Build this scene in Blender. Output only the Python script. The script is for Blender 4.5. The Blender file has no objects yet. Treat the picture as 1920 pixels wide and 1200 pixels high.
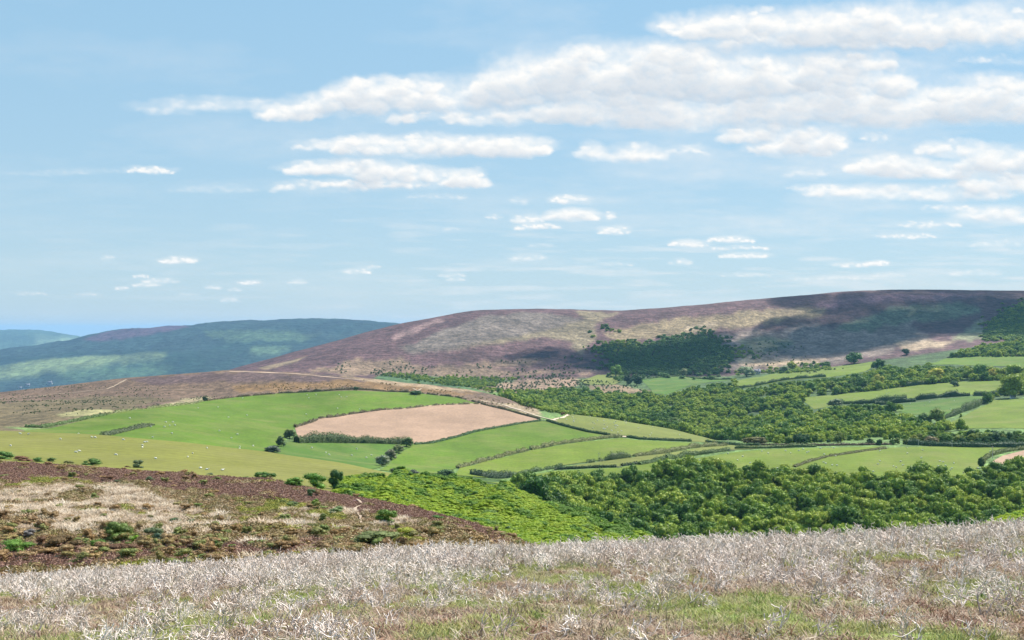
import bpy, math, random
import numpy as np
from mathutils import Vector
from mathutils.geometry import delaunay_2d_cdt

C = bpy.context.scene.collection
SC = bpy.context.scene
rng = np.random.default_rng(7)
random.seed(7)
F = 2133.33; CX = 960.0; HY = 620.0          # focal length, centre column and horizon row of the picture
R = math.radians

# ------------------------------------------------------------------ noise
_tab = np.random.default_rng(3).random((256, 256))
def vnoise(x, y):
    xi = np.floor(x).astype(np.int64); yi = np.floor(y).astype(np.int64)
    fx = x-xi; fy = y-yi
    fx = fx*fx*(3-2*fx); fy = fy*fy*(3-2*fy)
    a = _tab[xi & 255, yi & 255]; b = _tab[(xi+1) & 255, yi & 255]
    c = _tab[xi & 255, (yi+1) & 255]; d = _tab[(xi+1) & 255, (yi+1) & 255]
    return (a*(1-fx)+b*fx)*(1-fy)+(c*(1-fx)+d*fx)*fy
def fbm(x, y, o=4):
    s = 0; a = 1; t = 0
    for k in range(o):
        s = s+a*(vnoise(x*2**k+17.3*k, y*2**k+5.1*k)-.5); t += a; a *= .5
    return s/t*2

# ------------------------------------------------------------------ terrain
# contour lines of the land: each is a list of (column, row, distance in metres)
K = [
 [(-500,20000,.6),(2500,20000,.6)],
 [(-500,1900,3),(2500,1850,3)],
 [(-500,1245,7.5),(0,1225,7.5),(960,1212,7.5),(1920,1200,7.5),(2500,1190,7.5)],
 [(-500,1175,14),(0,1158,14),(500,1135,14),(960,1112,13.5),(1500,1095,13),(1920,1082,13),(2500,1060,13)],
 [(-500,1120,25),(0,1103,25),(400,1074,25),(800,1047,24),(1200,1036,24),(1500,1022,24),(1920,995,24),(2500,980,24)],
 [(-500,1140,40),(0,1126,40),(400,1100,40),(800,1090,38),(1200,1100,38),(1500,1090,38),(1920,1090,38),(2500,1090,38)],
 [(-500,1100,58),(0,1085,58),(400,1062,58),(700,1040,60),(940,1030,62),(1100,1100,62),(1500,1250,62),(1920,1280,62),(2500,1280,62)],
 [(-500,955,100),(0,957,100),(400,985,95),(700,1000,88),(860,1003,85),(940,1022,85),(1100,1090,90),(1500,1230,90),(1920,1250,90),(2500,1250,90)],
 [(-500,855,175),(0,868,170),(250,884,160),(500,902,148),(640,930,138),(800,965,124),(900,992,112),(960,1015,110),(1100,1080,120),(1500,1190,130),(1920,1200,130),(2500,1200,130)],
 [(-500,880,205),(0,890,205),(300,900,195),(500,925,185),(640,955,178),(800,1000,165),(960,1040,160),(1100,1080,165),(1500,1180,170),(1920,1120,170),(2500,1040,170)],
 [(-500,862,250),(0,868,250),(300,887,245),(500,905,240),(640,930,235),(800,968,230),(940,1005,230),(1100,1040,230),(1210,1070,230),(1500,1170,240),(1750,1120,240),(1830,1060,240),(1920,1020,240),(2500,900,240)],
 [(-500,838,330),(0,845,330),(300,862,330),(500,885,330),(640,898,335),(700,899,335),(860,903,335),(1000,937,335),(1100,978,335),(1210,1010,335),(1350,1075,335),(1500,1120,335),(1700,1080,335),(1780,1020,335),(1840,992,335),(1920,966,335),(2500,850,335)],
 [(-500,795,450),(0,808,450),(200,818,450),(400,838,450),(500,848,450),(640,866,450),(700,880,450),(760,892,450),(860,915,450),(1000,955,450),(1100,1000,450),(1210,1035,450),(1500,1085,450),(1700,1085,450),(1920,1040,450),(2500,960,450)],
 [(-500,815,545),(0,830,545),(200,842,545),(400,864,545),(640,890,545),(760,905,545),(860,930,545),(1000,965,545),(1100,1010,545),(1210,1045,545),(1500,1075,545),(1920,1060,545),(2500,1040,545)],
 [(-500,808,660),(0,818,660),(300,834,660),(500,864,660),(640,880,660),(760,893,660),(860,903,660),(1000,930,660),(1100,955,660),(1210,975,660),(1500,985,660),(1920,975,660),(2500,950,660)],
 [(-500,795,785),(0,803,785),(300,812,785),(500,845,785),(640,866,785),(760,880,785),(860,888,785),(960,905,785),(1050,898,785),(1210,894,785),(1500,894,785),(1700,896,785),(1920,890,785),(2500,870,785)],
 [(-500,765,950),(0,776,950),(300,776,950),(500,805,950),(640,825,950),(760,838,950),(860,845,950),(1000,855,950),(1210,848,950),(1350,843,950),(1500,839,950),(1920,838,950),(2500,820,950)],
 [(-500,748,1150),(0,757,1150),(300,757,1150),(500,772,1150),(640,782,1150),(860,792,1150),(1000,794,1150),(1100,804,1150),(1210,812,1150),(1350,828,1150),(1500,822,1150),(1700,812,1150),(1920,800,1150),(2500,780,1150)],
 [(-500,742,1350),(0,749,1350),(300,739,1350),(500,735,1350),(650,731,1350),(860,744,1350),(950,757,1350),(1050,775,1350),(1150,786,1350),(1250,803,1350),(1350,829,1300),(1500,805,1350),(1700,785,1350),(1920,762,1350),(2500,740,1350)],
 [(-500,740,1600),(0,736,1600),(120,722,1600),(240,709,1600),(420,694,1600),(560,698,1600),(700,711,1600),(800,720,1600),(870,728,1600),(950,746,1560),(1050,800,1560),(1150,808,1560),(1250,815,1560),(1350,825,1560),(1420,800,1560),(1500,780,1560),(1700,755,1580),(1920,733,1600),(2500,700,1600)],
 [(-500,790,1850),(0,790,1850),(240,750,1850),(420,725,1850),(700,728,1850),(870,738,1850),(950,752,1850),(1050,775,1850),(1150,778,1850),(1250,775,1850),(1350,762,1850),(1500,742,1850),(1700,725,1850),(1920,705,1850),(2500,670,1850)],
 [(-500,850,2200),(0,850,2200),(300,790,2200),(420,745,2200),(560,730,2200),(700,722,2200),(870,728,2200),(1000,735,2200),(1100,733,2200),(1150,735,2200),(1250,730,2200),(1350,722,2200),(1500,703,2200),(1700,688,2200),(1920,672,2200),(2500,640,2200)],
 [(-500,860,2600),(0,860,2600),(300,800,2600),(400,730,2600),(470,700,2600),(560,700,2600),(700,705,2600),(870,710,2600),(1000,710,2600),(1150,706,2600),(1250,704,2600),(1350,706,2600),(1450,698,2600),(1550,688,2600),(1640,676,2600),(1780,660,2600),(1920,640,2600),(2500,600,2600)],
 [(-500,860,3100),(300,850,3100),(400,740,3100),(440,698,3100),(560,670,3100),(700,650,3100),(870,636,3100),(1100,640,3100),(1300,640,3100),(1500,635,3100),(1700,622,3100),(1920,602,3100),(2500,580,3100)],
 [(-500,830,3700),(300,760,3700),(380,715,3700),(430,693,3700),(520,668,3700),(620,641,3700),(690,622,3700),(745,608,3700),(850,588,3700),(900,581,3700),(950,579,3700),(1060,578,3700),(1120,581,3700),(1180,581,3700),(1240,577,3700),(1300,572,3700),(1440,558,3700),(1580,546,3700),(1680,543,3700),(1780,544,3700),(1920,544,3700),(2500,555,3700)],
 [(-500,860,4400),(300,850,4400),(520,740,4400),(745,680,4400),(950,650,4400),(1300,630,4400),(1920,610,4400),(2500,610,4400)],
 [(-500,770,8800),(0,752,8800),(300,730,8800),(600,700,8800),(800,680,8800),(1100,660,8800),(2500,640,8800)],
 [(-500,700,10400),(0,688,10400),(150,672,10400),(300,660,10400),(600,645,10400),(800,640,10400),(1100,640,10400),(2500,630,10400)],
 [(-500,680,12000),(-200,670,12000),(0,656,12000),(100,643,12000),(160,630,12000),(220,619,12000),(300,613,12000),(350,610,12000),(400,604,12000),(470,600,12000),(540,599,12000),(620,597,12000),(680,600,12000),(760,607,12000),(900,630,12000),(1100,640,12000),(2500,640,12000)],
 [(-500,680,15200),(0,680,15200),(600,660,15200),(2500,660,15200)],
 [(-500,628,20800),(-200,624,20800),(0,619,20800),(60,618,20800),(100,622,20800),(150,631,20800),(220,640,20800),(500,640,20800),(2500,636,20800)],
 [(-500,650,27200),(2500,650,27200)],
 [(-500,632,38000),(2500,632,38000)],
]
ROWS = [2,6,34,26,22,10,18,44,46,10,22,24,30,10,22,22,34,34,34,30,24,26,28,40,46,10,14,36,36,10,18,6,4][:len(K)-1]
cols = np.arange(-440, 2361, 2.5); NCOL = len(cols)
ky = []; kY = []
ker = np.exp(-0.5*(np.arange(-12, 13)/5.0)**2); ker /= ker.sum()
for k in K:
    a = np.array(k, float)
    yy = np.interp(cols, a[:,0], a[:,1]); lY = np.interp(cols, a[:,0], np.log(a[:,2]))
    p = np.pad(yy, 12, mode='edge'); yy = np.convolve(p, ker, 'valid')
    p = np.pad(lY, 12, mode='edge'); lY = np.convolve(p, ker, 'valid')
    ky.append(yy); kY.append(lY)
ky = np.array(ky); kY = np.array(kY)
h = np.diff(kY, axis=0); dl = np.diff(ky, axis=0)/h
m = np.zeros_like(ky)                                  # monotone slopes, so every crest keeps its height
w1 = 2*h[1:]+h[:-1]; w2 = h[1:]+2*h[:-1]
same = dl[:-1]*dl[1:] > 0
with np.errstate(all='ignore'):
    mm = (w1+w2)/(w1/dl[:-1]+w2/dl[1:])
m[1:-1] = np.where(same, mm, 0); m[0] = dl[0]; m[-1] = dl[-1]
LY = []; YP = []; rowband = []
for i, n in enumerate(ROWS):
    last = i == len(ROWS)-1
    for j in range(n+(1 if last else 0)):
        t = j/n
        LY.append(kY[i]+t*h[i])
        YP.append((2*t**3-3*t**2+1)*ky[i]+(t**3-2*t*t+t)*h[i]*m[i]+(-2*t**3+3*t*t)*ky[i+1]+(t**3-t*t)*h[i]*m[i+1])
        rowband.append(i)
LY = np.array(LY); YP = np.array(YP); NR = len(LY); rowband = np.array(rowband)
GY = np.exp(LY); GX = (cols[None,:]-CX)/F*GY
GZ = -(YP-HY)/F*GY
def lerpY(xs, vs): return np.interp(LY, np.log(xs), vs)
GZ += lerpY([1,6,30,60],[.0,.05,.07,0])*fbm(GX/1.3, GY/1.3, 4)
GZ += lerpY([30,55,120,200,300],[0,.35,.35,.1,0])*fbm(GX/7, GY/7, 4)
GZ += lerpY([150,400,1500,2300],[0,.9,1.6,2])*fbm(GX/70+9, GY/70, 3)
GZ += lerpY([1900,2600,3600,3700,11000,19000],[0,7,9,3,24,30])*fbm(GX/260+3, GY/420, 5)
_pc = GX/GY*F+CX
GZ += lerpY([205,240,320,345],[0,1,1,0])*np.interp(_pc, [640,720,1240,1300], [0,1,1,0])*(3.4*fbm(_pc/40+(YP-900)/55, YP/300+4, 3))
YP = HY-GZ/GY*F
def height(X, Y):
    X = np.atleast_1d(np.asarray(X, float)); Y = np.atleast_1d(np.asarray(Y, float))
    c = np.clip((X/Y*F+CX-cols[0])/2.5, 0, NCOL-1.001); c0 = c.astype(int); fc = c-c0
    ly = np.log(Y); out = 0
    for cc, w in ((c0, 1-fc), (c0+1, fc)):
        lo = np.zeros(len(ly), int); hi = np.full(len(ly), NR-1)
        for _ in range(12):
            md = (lo+hi)//2; g = LY[md, cc] <= ly
            lo = np.where(g, md, lo); hi = np.where(g, hi, md)
        hi = np.minimum(lo+1, NR-1); y0 = LY[lo, cc]; y1 = LY[hi, cc]
        f = np.where(y1 > y0, (ly-y0)/np.maximum(y1-y0, 1e-9), 0)
        out = out+w*((1-f)*GZ[lo, cc]+f*GZ[hi, cc])
    return out
def row(X, Y): return HY-height(X, Y)/np.atleast_1d(Y)*F
def pick(px, py, ymin=1.0, ymax=1e6):
    """the point of the land seen at a spot of the picture, at least ymin away"""
    c = int(np.clip(round((px-cols[0])/2.5), 0, NCOL-1))
    Y = GY[:, c]; yp = YP[:, c]
    ok = np.where((Y >= ymin) & (Y <= ymax))[0]
    hit = ok[yp[ok] <= py]
    if len(hit) == 0: i = ok[np.argmin(yp[ok])]; YY = Y[i]
    else:
        i = hit[0]
        if i == ok[0] or yp[i-1] <= py: YY = Y[i]
        else:
            f = (yp[i-1]-py)/(yp[i-1]-yp[i]); YY = Y[i-1]+f*(Y[i]-Y[i-1])
    X = (px-CX)/F*YY
    return Vector((X, YY, float(height(X, YY)[0])))
def inpoly(px, py, poly):
    r = np.zeros(np.shape(px), bool); n = len(poly)
    for i in range(n):
        x0, y0 = poly[i]; x1, y1 = poly[(i+1) % n]
        if y0 == y1: continue
        c = ((y0 > py) != (y1 > py)) & (px < (x1-x0)*(py-y0)/(y1-y0)+x0)
        r ^= c
    return r

# ------------------------------------------------------------------ materials
def mat(name):
    m = bpy.data.materials.new(name); m.use_nodes = True
    nt = m.node_tree; b = nt.nodes['Principled BSDF']
    b.inputs['Roughness'].default_value = .9; b.inputs['Specular IOR Level'].default_value = .15
    return m, nt, b
def nd(nt, t, **kw):
    n = nt.nodes.new(t)
    for k, v in kw.items():
        if k.startswith('i_'): n.inputs[k[2:].replace('_', ' ')].default_value = v
        else: setattr(n, k, v)
    return n
def mathn(nt, op, a, b=None, c=None, clamp=False):
    n = nt.nodes.new('ShaderNodeMath'); n.operation = op; n.use_clamp = clamp
    for i, v in enumerate((a, b, c)):
        if v is None: continue
        if isinstance(v, (int, float)): n.inputs[i].default_value = v
        else: nt.links.new(v, n.inputs[i])
    return n.outputs[0]
def mixc(nt, mode, fac, a, b):
    n = nt.nodes.new('ShaderNodeMix'); n.data_type = 'RGBA'; n.blend_type = mode; n.clamp_result = False
    for s, v in ((n.inputs[0], fac), (n.inputs[6], a), (n.inputs[7], b)):
        if isinstance(v, (int, float)): s.default_value = v
        elif isinstance(v, tuple): s.default_value = (*v, 1) if len(v) == 3 else v
        else: nt.links.new(v, s)
    return n.outputs[2]
def gain(nt, noise, lo, hi, flo=.35, fhi=.65):
    n = nt.nodes.new('ShaderNodeMapRange'); nt.links.new(noise, n.inputs[0])
    n.inputs[1].default_value = flo; n.inputs[2].default_value = fhi; n.inputs[3].default_value = lo; n.inputs[4].default_value = hi
    return n.outputs[0]
def land_mat(name, scales, bump=(0, 1), stretch=1.0, flat=None):
    """land colour from the vertex colour (or a flat one) broken up by noise; scales = (frequency, low, high)"""
    m, nt, b = mat(name)
    geo = nd(nt, 'ShaderNodeNewGeometry'); mp = nd(nt, 'ShaderNodeMapping')
    mp.inputs['Scale'].default_value = (1, 1/stretch, 1)
    nt.links.new(geo.outputs['Position'], mp.inputs[0])
    if flat: col = nd(nt, 'ShaderNodeRGB'); col.outputs[0].default_value = (*flat, 1); c = col.outputs[0]
    else: c = nd(nt, 'ShaderNodeAttribute', attribute_name='Col').outputs['Color']
    for k, (s, lo, hi) in enumerate(scales):
        n = nd(nt, 'ShaderNodeTexNoise'); n.inputs['Scale'].default_value = s; n.inputs['Detail'].default_value = 3
        n.inputs['Roughness'].default_value = .65
        nt.links.new(mp.outputs[0], n.inputs['Vector'])
        g = gain(nt, n.outputs[0], lo, hi)
        cb = nd(nt, 'ShaderNodeCombineColor')
        for q in range(3): nt.links.new(g, cb.inputs[q])
        c = mixc(nt, 'MULTIPLY', 1.0, c, cb.outputs[0])
    nt.links.new(c, b.inputs['Base Color'])
    if bump[0]:
        n = nd(nt, 'ShaderNodeTexNoise'); n.inputs['Scale'].default_value = bump[1]; n.inputs['Detail'].default_value = 4
        nt.links.new(geo.outputs['Position'], n.inputs['Vector'])
        bp = nd(nt, 'ShaderNodeBump'); bp.inputs['Distance'].default_value = bump[0]; bp.inputs['Strength'].default_value = 1
        nt.links.new(n.outputs[0], bp.inputs['Height']); nt.links.new(bp.outputs[0], b.inputs['Normal'])
    return m
def leaf_mat(name, cols_, use_obj=False, trans=.25, k=1.0, var=(.62,1.35)):
    """foliage; with use_obj the colour is the object's own colour, else a ramp over the random of each plant"""
    m, nt, b = mat(name)
    oi = nd(nt, 'ShaderNodeObjectInfo')
    if use_obj:
        c = oi.outputs['Color']
        hs = nd(nt, 'ShaderNodeHueSaturation'); nt.links.new(c, hs.inputs['Color'])
        nt.links.new(gain(nt, oi.outputs['Random'], 1.35, 2.0, 0, 1), hs.inputs['Value'])
        nt.links.new(mathn(nt, 'MULTIPLY_ADD', mathn(nt, 'FRACT', mathn(nt, 'MULTIPLY', oi.outputs['Random'], 7.31)), .025, .4875), hs.inputs['Hue'])
        c = hs.outputs[0]
    else:
        rp = nd(nt, 'ShaderNodeValToRGB'); nt.links.new(oi.outputs['Random'], rp.inputs[0])
        el = rp.color_ramp.elements
        while len(el) < len(cols_): el.new(.5)
        for i, cc in enumerate(cols_): el[i].position = i/(len(cols_)-1); el[i].color = (*[q*k for q in cc], 1)
        c = rp.outputs[0]
    geo = nd(nt, 'ShaderNodeNewGeometry')
    g = gain(nt, geo.outputs['Random Per Island'], var[0], var[1], 0, 1)
    cb = nd(nt, 'ShaderNodeCombineColor')
    for q in range(3): nt.links.new(g, cb.inputs[q])
    c = mixc(nt, 'MULTIPLY', 1.0, c, cb.outputs[0])
    nt.links.new(c, b.inputs['Base Color']); b.inputs['Roughness'].default_value = .6
    tr = nd(nt, 'ShaderNodeBsdfTranslucent'); ms = nd(nt, 'ShaderNodeMixShader'); ms.inputs[0].default_value = trans
    nt.links.new(c, tr.inputs[0]); nt.links.new(b.outputs[0], ms.inputs[1]); nt.links.new(tr.outputs[0], ms.inputs[2])
    nt.links.new(ms.outputs[0], nt.nodes['Material Output'].inputs[0])
    return m
def plain_mat(name, c, rough=.8):
    m, nt, b = mat(name); b.inputs['Roughness'].default_value = rough
    n = nd(nt, 'ShaderNodeTexNoise'); n.inputs['Scale'].default_value = 2.0
    g = gain(nt, n.outputs[0], .85, 1.12); cb = nd(nt, 'ShaderNodeCombineColor')
    for q in range(3): nt.links.new(g, cb.inputs[q])
    nt.links.new(mixc(nt, 'MULTIPLY', 1.0, c, cb.outputs[0]), b.inputs['Base Color'])
    return m

# ------------------------------------------------------------------ object helpers
def mesh_np(name, V, Fc, mt=None, smooth=False):
    me = bpy.data.meshes.new(name)
    V = np.asarray(V, np.float32); Fc = np.asarray(Fc, np.int32); k = Fc.shape[1]
    me.vertices.add(len(V)); me.vertices.foreach_set('co', V.ravel())
    me.loops.add(Fc.size); me.loops.foreach_set('vertex_index', Fc.ravel())
    me.polygons.add(len(Fc)); me.polygons.foreach_set('loop_start', np.arange(0, Fc.size, k, dtype=np.int32))
    me.polygons.foreach_set('loop_total', np.full(len(Fc), k, np.int32))
    if smooth: me.polygons.foreach_set('use_smooth', np.ones(len(Fc), bool))
    me.update(calc_edges=True)
    if mt: me.materials.append(mt)
    return me
def link(name, me, parent=None, loc=None, label=None, cat=None, group=None, kind=None):
    o = bpy.data.objects.new(name, me); C.objects.link(o)
    if parent: o.parent = parent
    if loc is not None: o.location = loc
    if label: o['label'] = label
    if cat: o['category'] = cat
    if group: o['group'] = group
    if kind: o['kind'] = kind
    return o

# ------------------------------------------------------------------ land colours (real colours of the plant cover)
PURPLE = (.080,.044,.043); TAN = (.18,.13,.078); DOME = (.118,.094,.075); OLIVE = (.13,.125,.06)
BROWN = (.105,.066,.045); MOORB = (.115,.062,.055); PALE = (.42,.34,.27); GRASS = (.115,.20,.045)
FOREST = (.035,.075,.03); LITTER = (.20,.13,.095); YELLOW = (.20,.19,.035); DULLG = (.17,.21,.07)
zones = [  # (distance from, to, colour, polygon, edge wobble in px)
 # far hills
 (5000,15200,(.018,.036,.028),[(-500,560),(1200,560),(1200,860),(-500,860)],0),
 (5000,15200,(.06,.035,.045),[(150,636),(200,622),(233,616),(333,608),(352,614),(267,630),(183,640)],3),
 (5000,15200,(.14,.18,.07),[(-60,700),(0,688),(50,677),(167,668),(313,662),(335,667),(300,671),(217,681),(117,694),(33,706),(-60,712)],1.5),
 (5000,15200,(.01,.028,.016),[(320,660),(420,655),(430,700),(250,715),(100,712),(40,708),(117,696),(217,683),(300,673)],4),
 (5000,15200,(.01,.028,.016),[(-60,672),(60,668),(200,660),(330,655),(310,661),(167,666),(50,675),(-60,690)],3),
 (5000,15200,(.012,.03,.02),[(430,625),(560,618),(620,640),(500,665),(400,690),(380,660)],7),
 (5000,15200,(.09,.14,.06),[(467,651),(560,655),(500,664),(470,660)],1.5),
 (5000,15200,(.05,.09,.04),[(100,700),(200,690),(330,690),(300,705),(150,715)],5),
 (5000,15200,(.045,.075,.035),[(380,620),(520,618),(600,628),(560,640),(420,640)],5),
 (5000,15200,(.012,.03,.025),[(520,602),(720,598),(745,612),(640,625),(560,618)],4),
 (15200,40000,(.04,.07,.04),[(-500,560),(1200,560),(1200,860),(-500,860)],0),
 (15200,40000,(.20,.26,.14),[(60,640),(150,636),(170,642),(90,648)],2),
 # purple hill
 (2250,5000,PURPLE,[(-500,500),(2500,500),(2500,900),(-500,900)],0),
 (2250,5000,TAN,[(480,690),(545,676),(576,667),(560,677),(520,688),(500,694)],1.5),
 (2250,5000,(.20,.125,.11),[(735,632),(775,612),(822,596),(834,602),(780,622),(740,640)],4),
 (2250,5000,DOME,[(751,653),(808,630),(865,607),(914,592),(985,585),(1038,587),(1091,601),(1085,616),(985,632),(896,646),(808,660),(772,662)],4),
 (2250,5000,(.15,.118,.07),[(836,656),(914,638),(1020,620),(1100,602),(1078,584),(1165,583),(1150,594),(1125,606),(1118,630),(1091,668),(1068,652),(1020,630),(914,646)],5),
 (2250,5000,PURPLE,[(769,678),(843,660),(985,640),(1078,640),(1080,660),(1003,669),(879,680),(790,688)],5),
 (2250,5000,(.155,.105,.066),[(560,698),(640,686),(684,674),(758,671),(772,688),(879,681),(1003,673),(1020,690),(1091,694),(1144,701),(1060,700),(879,712),(719,706),(631,703)],9),
 (2250,5000,PURPLE,[(900,690),(1000,682),(1100,680),(1130,694),(1040,694),(960,696)],6),
 (2250,5000,(.175,.13,.072),[(1180,609),(1257,601),(1353,590),(1427,582),(1560,574),(1520,594),(1400,610),(1330,618),(1276,630),(1219,638),(1150,640),(1130,622)],7),
 (2250,5000,(.27,.205,.13),[(1290,612),(1335,605),(1350,610),(1310,618),(1280,622)],3),
 (2250,5000,(.16,.12,.095),[(1310,640),(1400,620),(1560,610),(1700,600),(1760,640),(1640,665),(1500,690),(1390,700),(1340,690)],12),
 (2250,5000,(.09,.105,.06),[(1560,615),(1673,578),(1800,566),(1840,578),(1800,595),(1700,605),(1600,622)],8),
 (2250,5000,(.09,.10,.06),[(1380,640),(1440,632),(1490,645),(1440,662),(1390,660)],7),
 (2250,5000,(.32,.23,.14),[(1380,664),(1440,672),(1480,676),(1560,668),(1500,684),(1430,690),(1385,680)],5),
 (2250,5000,(.30,.22,.14),[(1680,640),(1740,636),(1790,642),(1740,655),(1700,660)],5),
 (2250,5000,(.15,.15,.08),[(1800,620),(1845,600),(1840,640),(1780,640)],6),
 (2250,5000,(.15,.08,.085),[(1520,570),(1640,552),(1850,550),(1800,562),(1640,568),(1560,580)],5),
 (2250,2600,(.24,.17,.10),[(1750,668),(1810,664),(1860,655),(1960,646),(1960,669),(1850,668)],2),
 # land between the hill and the fields
 (1500,2600,(.055,.09,.03),[(1000,600),(2500,600),(2500,900),(1000,900)],0),
 (1650,2600,(.21,.14,.09),[(880,728),(960,712),(1056,703),(1095,712),(1080,728),(1000,737),(920,735)],4),
 (1650,2600,(.20,.14,.08),[(1100,722),(1160,722),(1240,735),(1200,742),(1110,735)],3),
 (1650,2600,(.055,.10,.035),[(700,712),(720,692),(850,706),(900,702),(1060,697),(960,712),(880,728),(940,740),(800,724)],4),
 # brown moor above the fields
 (800,1700,(.115,.076,.05),[(-500,600),(900,600),(1010,770),(860,760),(650,735),(400,752),(47,808),(-500,830)],0),
 (800,1700,(.11,.085,.045),[(-500,740),(0,756),(200,745),(330,748),(240,772),(47,806),(-500,830)],8),
 (800,1700,(.15,.09,.04),[(440,722),(700,712),(900,740),(850,740),(640,727),(450,737)],5),
 (800,1700,(.22,.20,.09),[(105,776),(200,766),(215,770),(143,783),(115,783)],2.5),
 (800,1700,(.24,.20,.11),[(280,765),(330,752),(390,744),(400,750),(340,762),(300,772)],4),
 (800,1700,(.085,.055,.05),[(240,712),(420,697),(560,701),(690,713),(600,716),(430,716),(300,722)],6),
 (800,1700,(.24,.18,.11),[(900,752),(960,757),(1010,768),(1020,780),(985,775),(930,757)],3),
 (800,1700,(.24,.17,.10),[(620,702),(740,712),(880,730),(900,737),(780,726),(680,713)],3),
 (500,1700,(.11,.085,.045),[(-500,760),(0,800),(46,806),(46,860),(-500,860)],0),
 # near pasture and the moor slope
 (205,560,(.145,.148,.026),[(-500,700),(1000,700),(1000,1100),(-500,1100)],0),
 (45,205,MOORB,[(-500,700),(2500,700),(2500,1400),(-500,1400)],0),
 (45,205,(.17,.115,.065),[(-500,915),(0,912),(250,905),(420,930),(640,950),(900,1000),(940,1060),(-500,1100)],10),
 (45,205,PALE,[(-500,905),(0,908),(180,905),(300,925),(380,960),(460,980),(420,1000),(250,1000),(0,1000),(-500,1000)],16),
 (45,205,YELLOW,[(440,945),(560,950),(640,965),(650,985),(560,1000),(470,975)],12),
 (45,205,YELLOW,[(140,950),(240,950),(300,965),(230,975),(150,965)],8),
 (45,205,YELLOW,[(60,893),(100,895),(180,900),(170,906),(70,902)],6),
 (45,205,BROWN,[(-500,1010),(0,1010),(200,1015),(460,1020),(600,1010),(620,1040),(-500,1060)],12),
 (45,205,MOORB,[(-500,1042),(0,1040),(150,1040),(230,1060),(-500,1100)],5),
 (45,400,(.10,.15,.02),[(900,850),(2500,850),(2500,1500),(960,1500),(940,1010)],4),
 (200,400,(.09,.16,.02),[(600,860),(2500,860),(2500,1400),(650,1400)],4),
 (400,800,(.05,.09,.02),[(960,860),(2500,870),(2500,1400),(700,1400),(860,900)],4),
]
base = np.zeros((NR, NCOL, 3)); base[:] = (.10,.16,.045)
base[GY < 45] = LITTER
PX = np.broadcast_to(cols[None,:], YP.shape)
w1_ = fbm(PX/26, YP/13, 3); w2_ = fbm(PX/26+40, YP/13+9, 3); w3_ = fbm(PX/7+3, YP/3.5, 2)
for (a, bb, c, poly, wob) in zones:
    sel = np.where((GY.max(1) >= a) & (GY.min(1) <= bb))[0]
    if len(sel) == 0: continue
    s = slice(sel[0], sel[-1]+1)
    q = inpoly(PX[s]+wob*(2.2*w1_[s]+.8*w3_[s]), YP[s]+wob*(1.1*w2_[s]+.5*w3_[s]), poly) & (GY[s] >= a) & (GY[s] <= bb)
    base[s][q] = c
g1 = fbm(GX/.9, GY/1.5, 4); near = GY < 45
base[near & (g1 > -.12)] = (.17,.17,.06)
base[near & (g1 > .1)] = (.15,.21,.045)
g2 = fbm(GX/.8+50, GY/1.2+4, 3)
base[near & (g2 > .28)] = (.15,.075,.045)
for k in range(2):
    base[1:-1] = (base[:-2]+2*base[1:-1]+base[2:])/4
    base[:,1:-1] = (base[:,:-2]+2*base[:,1:-1]+base[:,2:])/4
mats_land = {
 'near': land_mat('turf_and_litter', [(9,.6,1.35),(60,.6,1.4)], (.03,25)),
 'slope': land_mat('heather_slope_cover', [(.5,.75,1.25),(4,.7,1.3)], (.25,3)),
 'farm': land_mat('farmland_cover', [(.02,.8,1.2),(.12,.62,1.38),(.5,.55,1.45)], (.5,.6), 2.0),
 'hill': land_mat('heather_moor_cover', [(.012,.72,1.3),(.05,.68,1.34),(.16,.65,1.4)], (9,.045), 1.6),
 'dist': land_mat('distant_hill_cover', [(.004,.72,1.32),(.02,.7,1.3)], (32,.013), 2.5),
}
bands = [('moor_ground',0,5,'near'),('heather_slope',5,9,'slope'),('valley_ground',9,20,'farm'),('moor_hill',20,25,'hill'),('distant_hills',25,len(ROWS),'dist')]
for nm, a, b_, mk in bands:
    r0 = sum(ROWS[:a]); r1 = sum(ROWS[:b_])
    if r1 >= NR: r1 = NR-1
    n = r1-r0+1
    V = np.stack([GX[r0:r1+1], GY[r0:r1+1], GZ[r0:r1+1]], -1).reshape(-1, 3)
    i = np.arange(n-1)[:,None]*NCOL+np.arange(NCOL-1)[None,:]
    Fc = np.stack([i, i+1, i+NCOL+1, i+NCOL], -1).reshape(-1, 4)
    me = mesh_np(nm, V, Fc, mats_land[mk], True)
    ca = me.color_attributes.new('Col', 'FLOAT_COLOR', 'POINT')
    cc = np.ones((len(V), 4), np.float32); cc[:,:3] = base[r0:r1+1].reshape(-1, 3)
    ca.data.foreach_set('color', cc.ravel())
    link(nm, me, kind='structure')

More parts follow.
